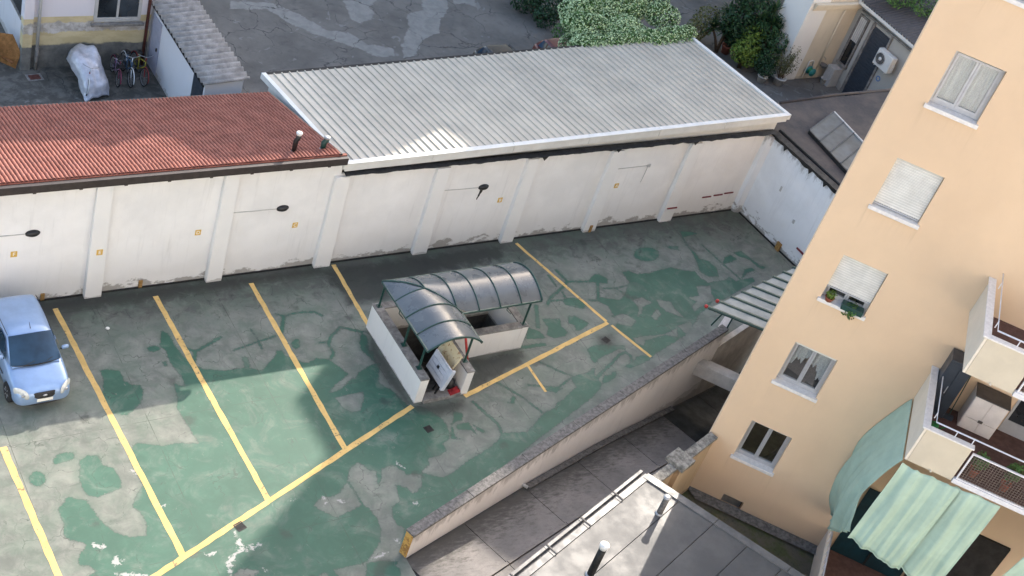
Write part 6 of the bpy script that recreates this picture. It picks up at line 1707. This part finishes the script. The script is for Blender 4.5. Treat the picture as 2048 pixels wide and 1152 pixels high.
# air conditioner
e = empty("air_conditioner", (48.60, 34.82, 2.46), 0, "white outdoor air conditioner unit beside the grey roller door", "air conditioner")
BX(-.28, .04, -.48, .48, 0, .78).build("case", M['fascia'], e, bevel=.025)
MB().torus((-.285, .16, .39), .28, .02, 28, 6, (1, 0, 0)).build("fan_ring", M['conduit'], e, True)
MB().lathe([(.27, -.006), (.27, .0), (.02, .0)], (-.284, .16, .39), 28, 'x').build("fan_recess", M['iron_dark'], e)
s = MB()
for k in range(5): s.torus((-.296, .16, .39), .05 + .05 * k, .006, 24, 4, (1, 0, 0))
s.build("fan_guard", M['conduit'], e)
MB().lathe([(.02, -.03), (.08, -.02), (.085, 0)], (-.29, .16, .39), 14, 'x').build("fan_hub", M['fascia'], e, True)
BX(-.12, .0, -.53, -.482, .12, .45).build("pipe_cover", M['fascia'], e, bevel=.01)
for y in (-.35, .35): MB().tube([(.28, y, -.04), (-.26, y, -.04)], .018, 6).build("bracket", M['fascia'], e)
# hose reel, bowl and bucket
e = empty("hose_reel", (47.45, 37.68, .55), 0, "teal garden hose reel hanging on the cream wall", "hose reel")
M['teal'] = basic("teal_plastic", srgb(40, 130, 130), .15, 8, .5)
MB().lathe([(.02, -.30), (.2, -.30), (.2, -.27), (.09, -.265), (.09, -.06), (.2, -.055), (.2, -.03), (.02, -.03)], (0, 0, 0), 20, 'y').build("drum", M['teal'], e, True)
for k in range(4): MB().torus((0, -.24 + .045 * k, 0), .115, .022, 22, 6, (0, 1, 0)).build("hose_coil", M['green_plastic'], e, True)
MB().tube([(-.2, -.02, -.45), (-.2, -.02, .45), (-.05, -.04, .5), (.1, -.02, .45), (.1, -.02, .2)], .025, 8).build("water_pipe", M['fascia'], e, True)
e = empty("bucket", (48.25, 37.25, 0), 0, "white bucket standing before the cream house's corner", "bucket")
MB().lathe([(.11, 0), (.15, .28), (.16, .28), (.16, .30), (.14, .30), (.1, .02)], (0, 0, 0), 18).build("bucket_body", M['fascia'], e, True)
MB().tube([(-.15, 0, .28), (-.12, -.1, .2), (0, -.15, .17), (.12, -.1, .2), (.15, 0, .28)], .008, 5).build("handle", M['iron_dark'], e)
e = empty("stone_basin", (48.15, 37.55, .8), 0, "small grey basin on the cream wall above the bucket", "basin")
MB().lathe([(.06, -.12), (.16, -.05), (.2, .05), (.21, .06), (.17, .05), (.05, -.02)], (0, 0, 0), 16).build("bowl", M['stone'], e, True)
MB().tube([(0, .18, .35), (0, .05, .36), (0, .02, .28)], .016, 8).build("tap", M['grey_metal'], e, True)
# ivy over the annex roof
bush("ivy_mass", (51.2, 36.3, 4.5), [(-1.4, .3, .5, .9, .6, .5), (-.6, -.6, .6, 1.0, .7, .5), (.4, -1.4, .7, 1.0, .8, .6), (-.2, .5, .9, 1.2, .6, .6), (.8, -2.4, .8, 1.0, .8, .6)], M['leaf_mid'], "ivy growing over the dark corrugated annex roof", "ivy", .13, 260, trunk=False, seed=17)

# dark flat roof with a skylight
dr = empty("bitumen_roof_building", (42, 28.5, 0), 0, "dark bitumen flat roof behind the bright side wall", "building")
M['bitumen'] = NT("bitumen_felt"); t = M['bitumen']
n1, n2 = t.noise(.9, 6, .65), t.noise(7, 6, .7)
c = t.mix(t.ramp(n1, .35, .68), srgb(56, 54, 56), srgb(80, 74, 70)); c = t.mix(t.ramp(n2, .5, .75, 0, .5), c, srgb(92, 84, 76))
t.color(c); t.rough(.85); t.bump(n2, .3, .02); M['bitumen'] = t.m
P(MB().prism([(37.2, 29.7), (38.3, 31.0), (38.9, 31.4), (48.4, 31.75), (48.4, 22), (37.55, 22)], -.1, 3.58).build("walls_and_deck", M['bitumen']), dr)
P(MB().tube([(38.85, 31.4, 3.6), (42, 31.62, 3.62), (48.4, 31.75, 3.6)], .06, 6).build("roof_edge_roll", M['bitumen'], None, True), dr)
P(MB().tube([(37.45, 29.7, 3.6), (37.75, 25, 3.6), (37.9, 22, 3.6)], .07, 6).build("roof_edge_roll", M['tar'], None, True), dr)
e = empty("skylight", (38.70, 29.42, 3.58), 0, "grey glazed skylight of long panes on the dark bitumen roof", "skylight")
A_ = Vector((0, 0)); su = Vector((40.79 - 38.71, 30.3 - 29.4)).normalized(); sv = Vector((38.5 - 38.71, 26.93 - 29.4)).normalized()
M['sky_pane'] = glass("skylight_pane", (.06, .075, .085, 1), .3)
Lp, wp = 2.25, .70
for i in range(6):
    a = sv * (i * wp + .02); b = sv * ((i + 1) * wp - .02)
    q = [tuple(a), tuple(b), tuple(b + su * Lp), tuple(a + su * Lp)]
    MB().prism(q, lambda p: .12 + .08 * Vector(p).dot(su) / Lp, lambda p: .135 + .08 * Vector(p).dot(su) / Lp).build("pane", M['sky_pane'], e)
for i in range(7):
    a = sv * (i * wp); c_ = a + su * Lp
    MB().tube([(a.x, a.y, .15), (c_.x, c_.y, .22)], .03, 6).build("glazing_bar", M['cab_dark'], e)
fr0, fr1 = sv * 0, sv * (6 * wp)
q = [tuple(fr0 - su * .03), tuple(fr1 - su * .03), tuple(fr1 + su * .03), tuple(fr0 + su * .03)]
MB().prism(q, -.02, .15).build("kerb", M['tar'], e)
q = [tuple(fr0 + su * (Lp - .03)), tuple(fr1 + su * (Lp - .03)), tuple(fr1 + su * (Lp + .05)), tuple(fr0 + su * (Lp + .05))]
MB().prism(q, -.02, .24).build("ridge_flashing", M['conduit'], e)
MB().prism([tuple(fr0 + su * .05), tuple(fr1 + su * .05), tuple(fr1 + su * (Lp - .05)), tuple(fr0 + su * (Lp - .05))], -.02, .10).build("base", M['cab_dark'], e)
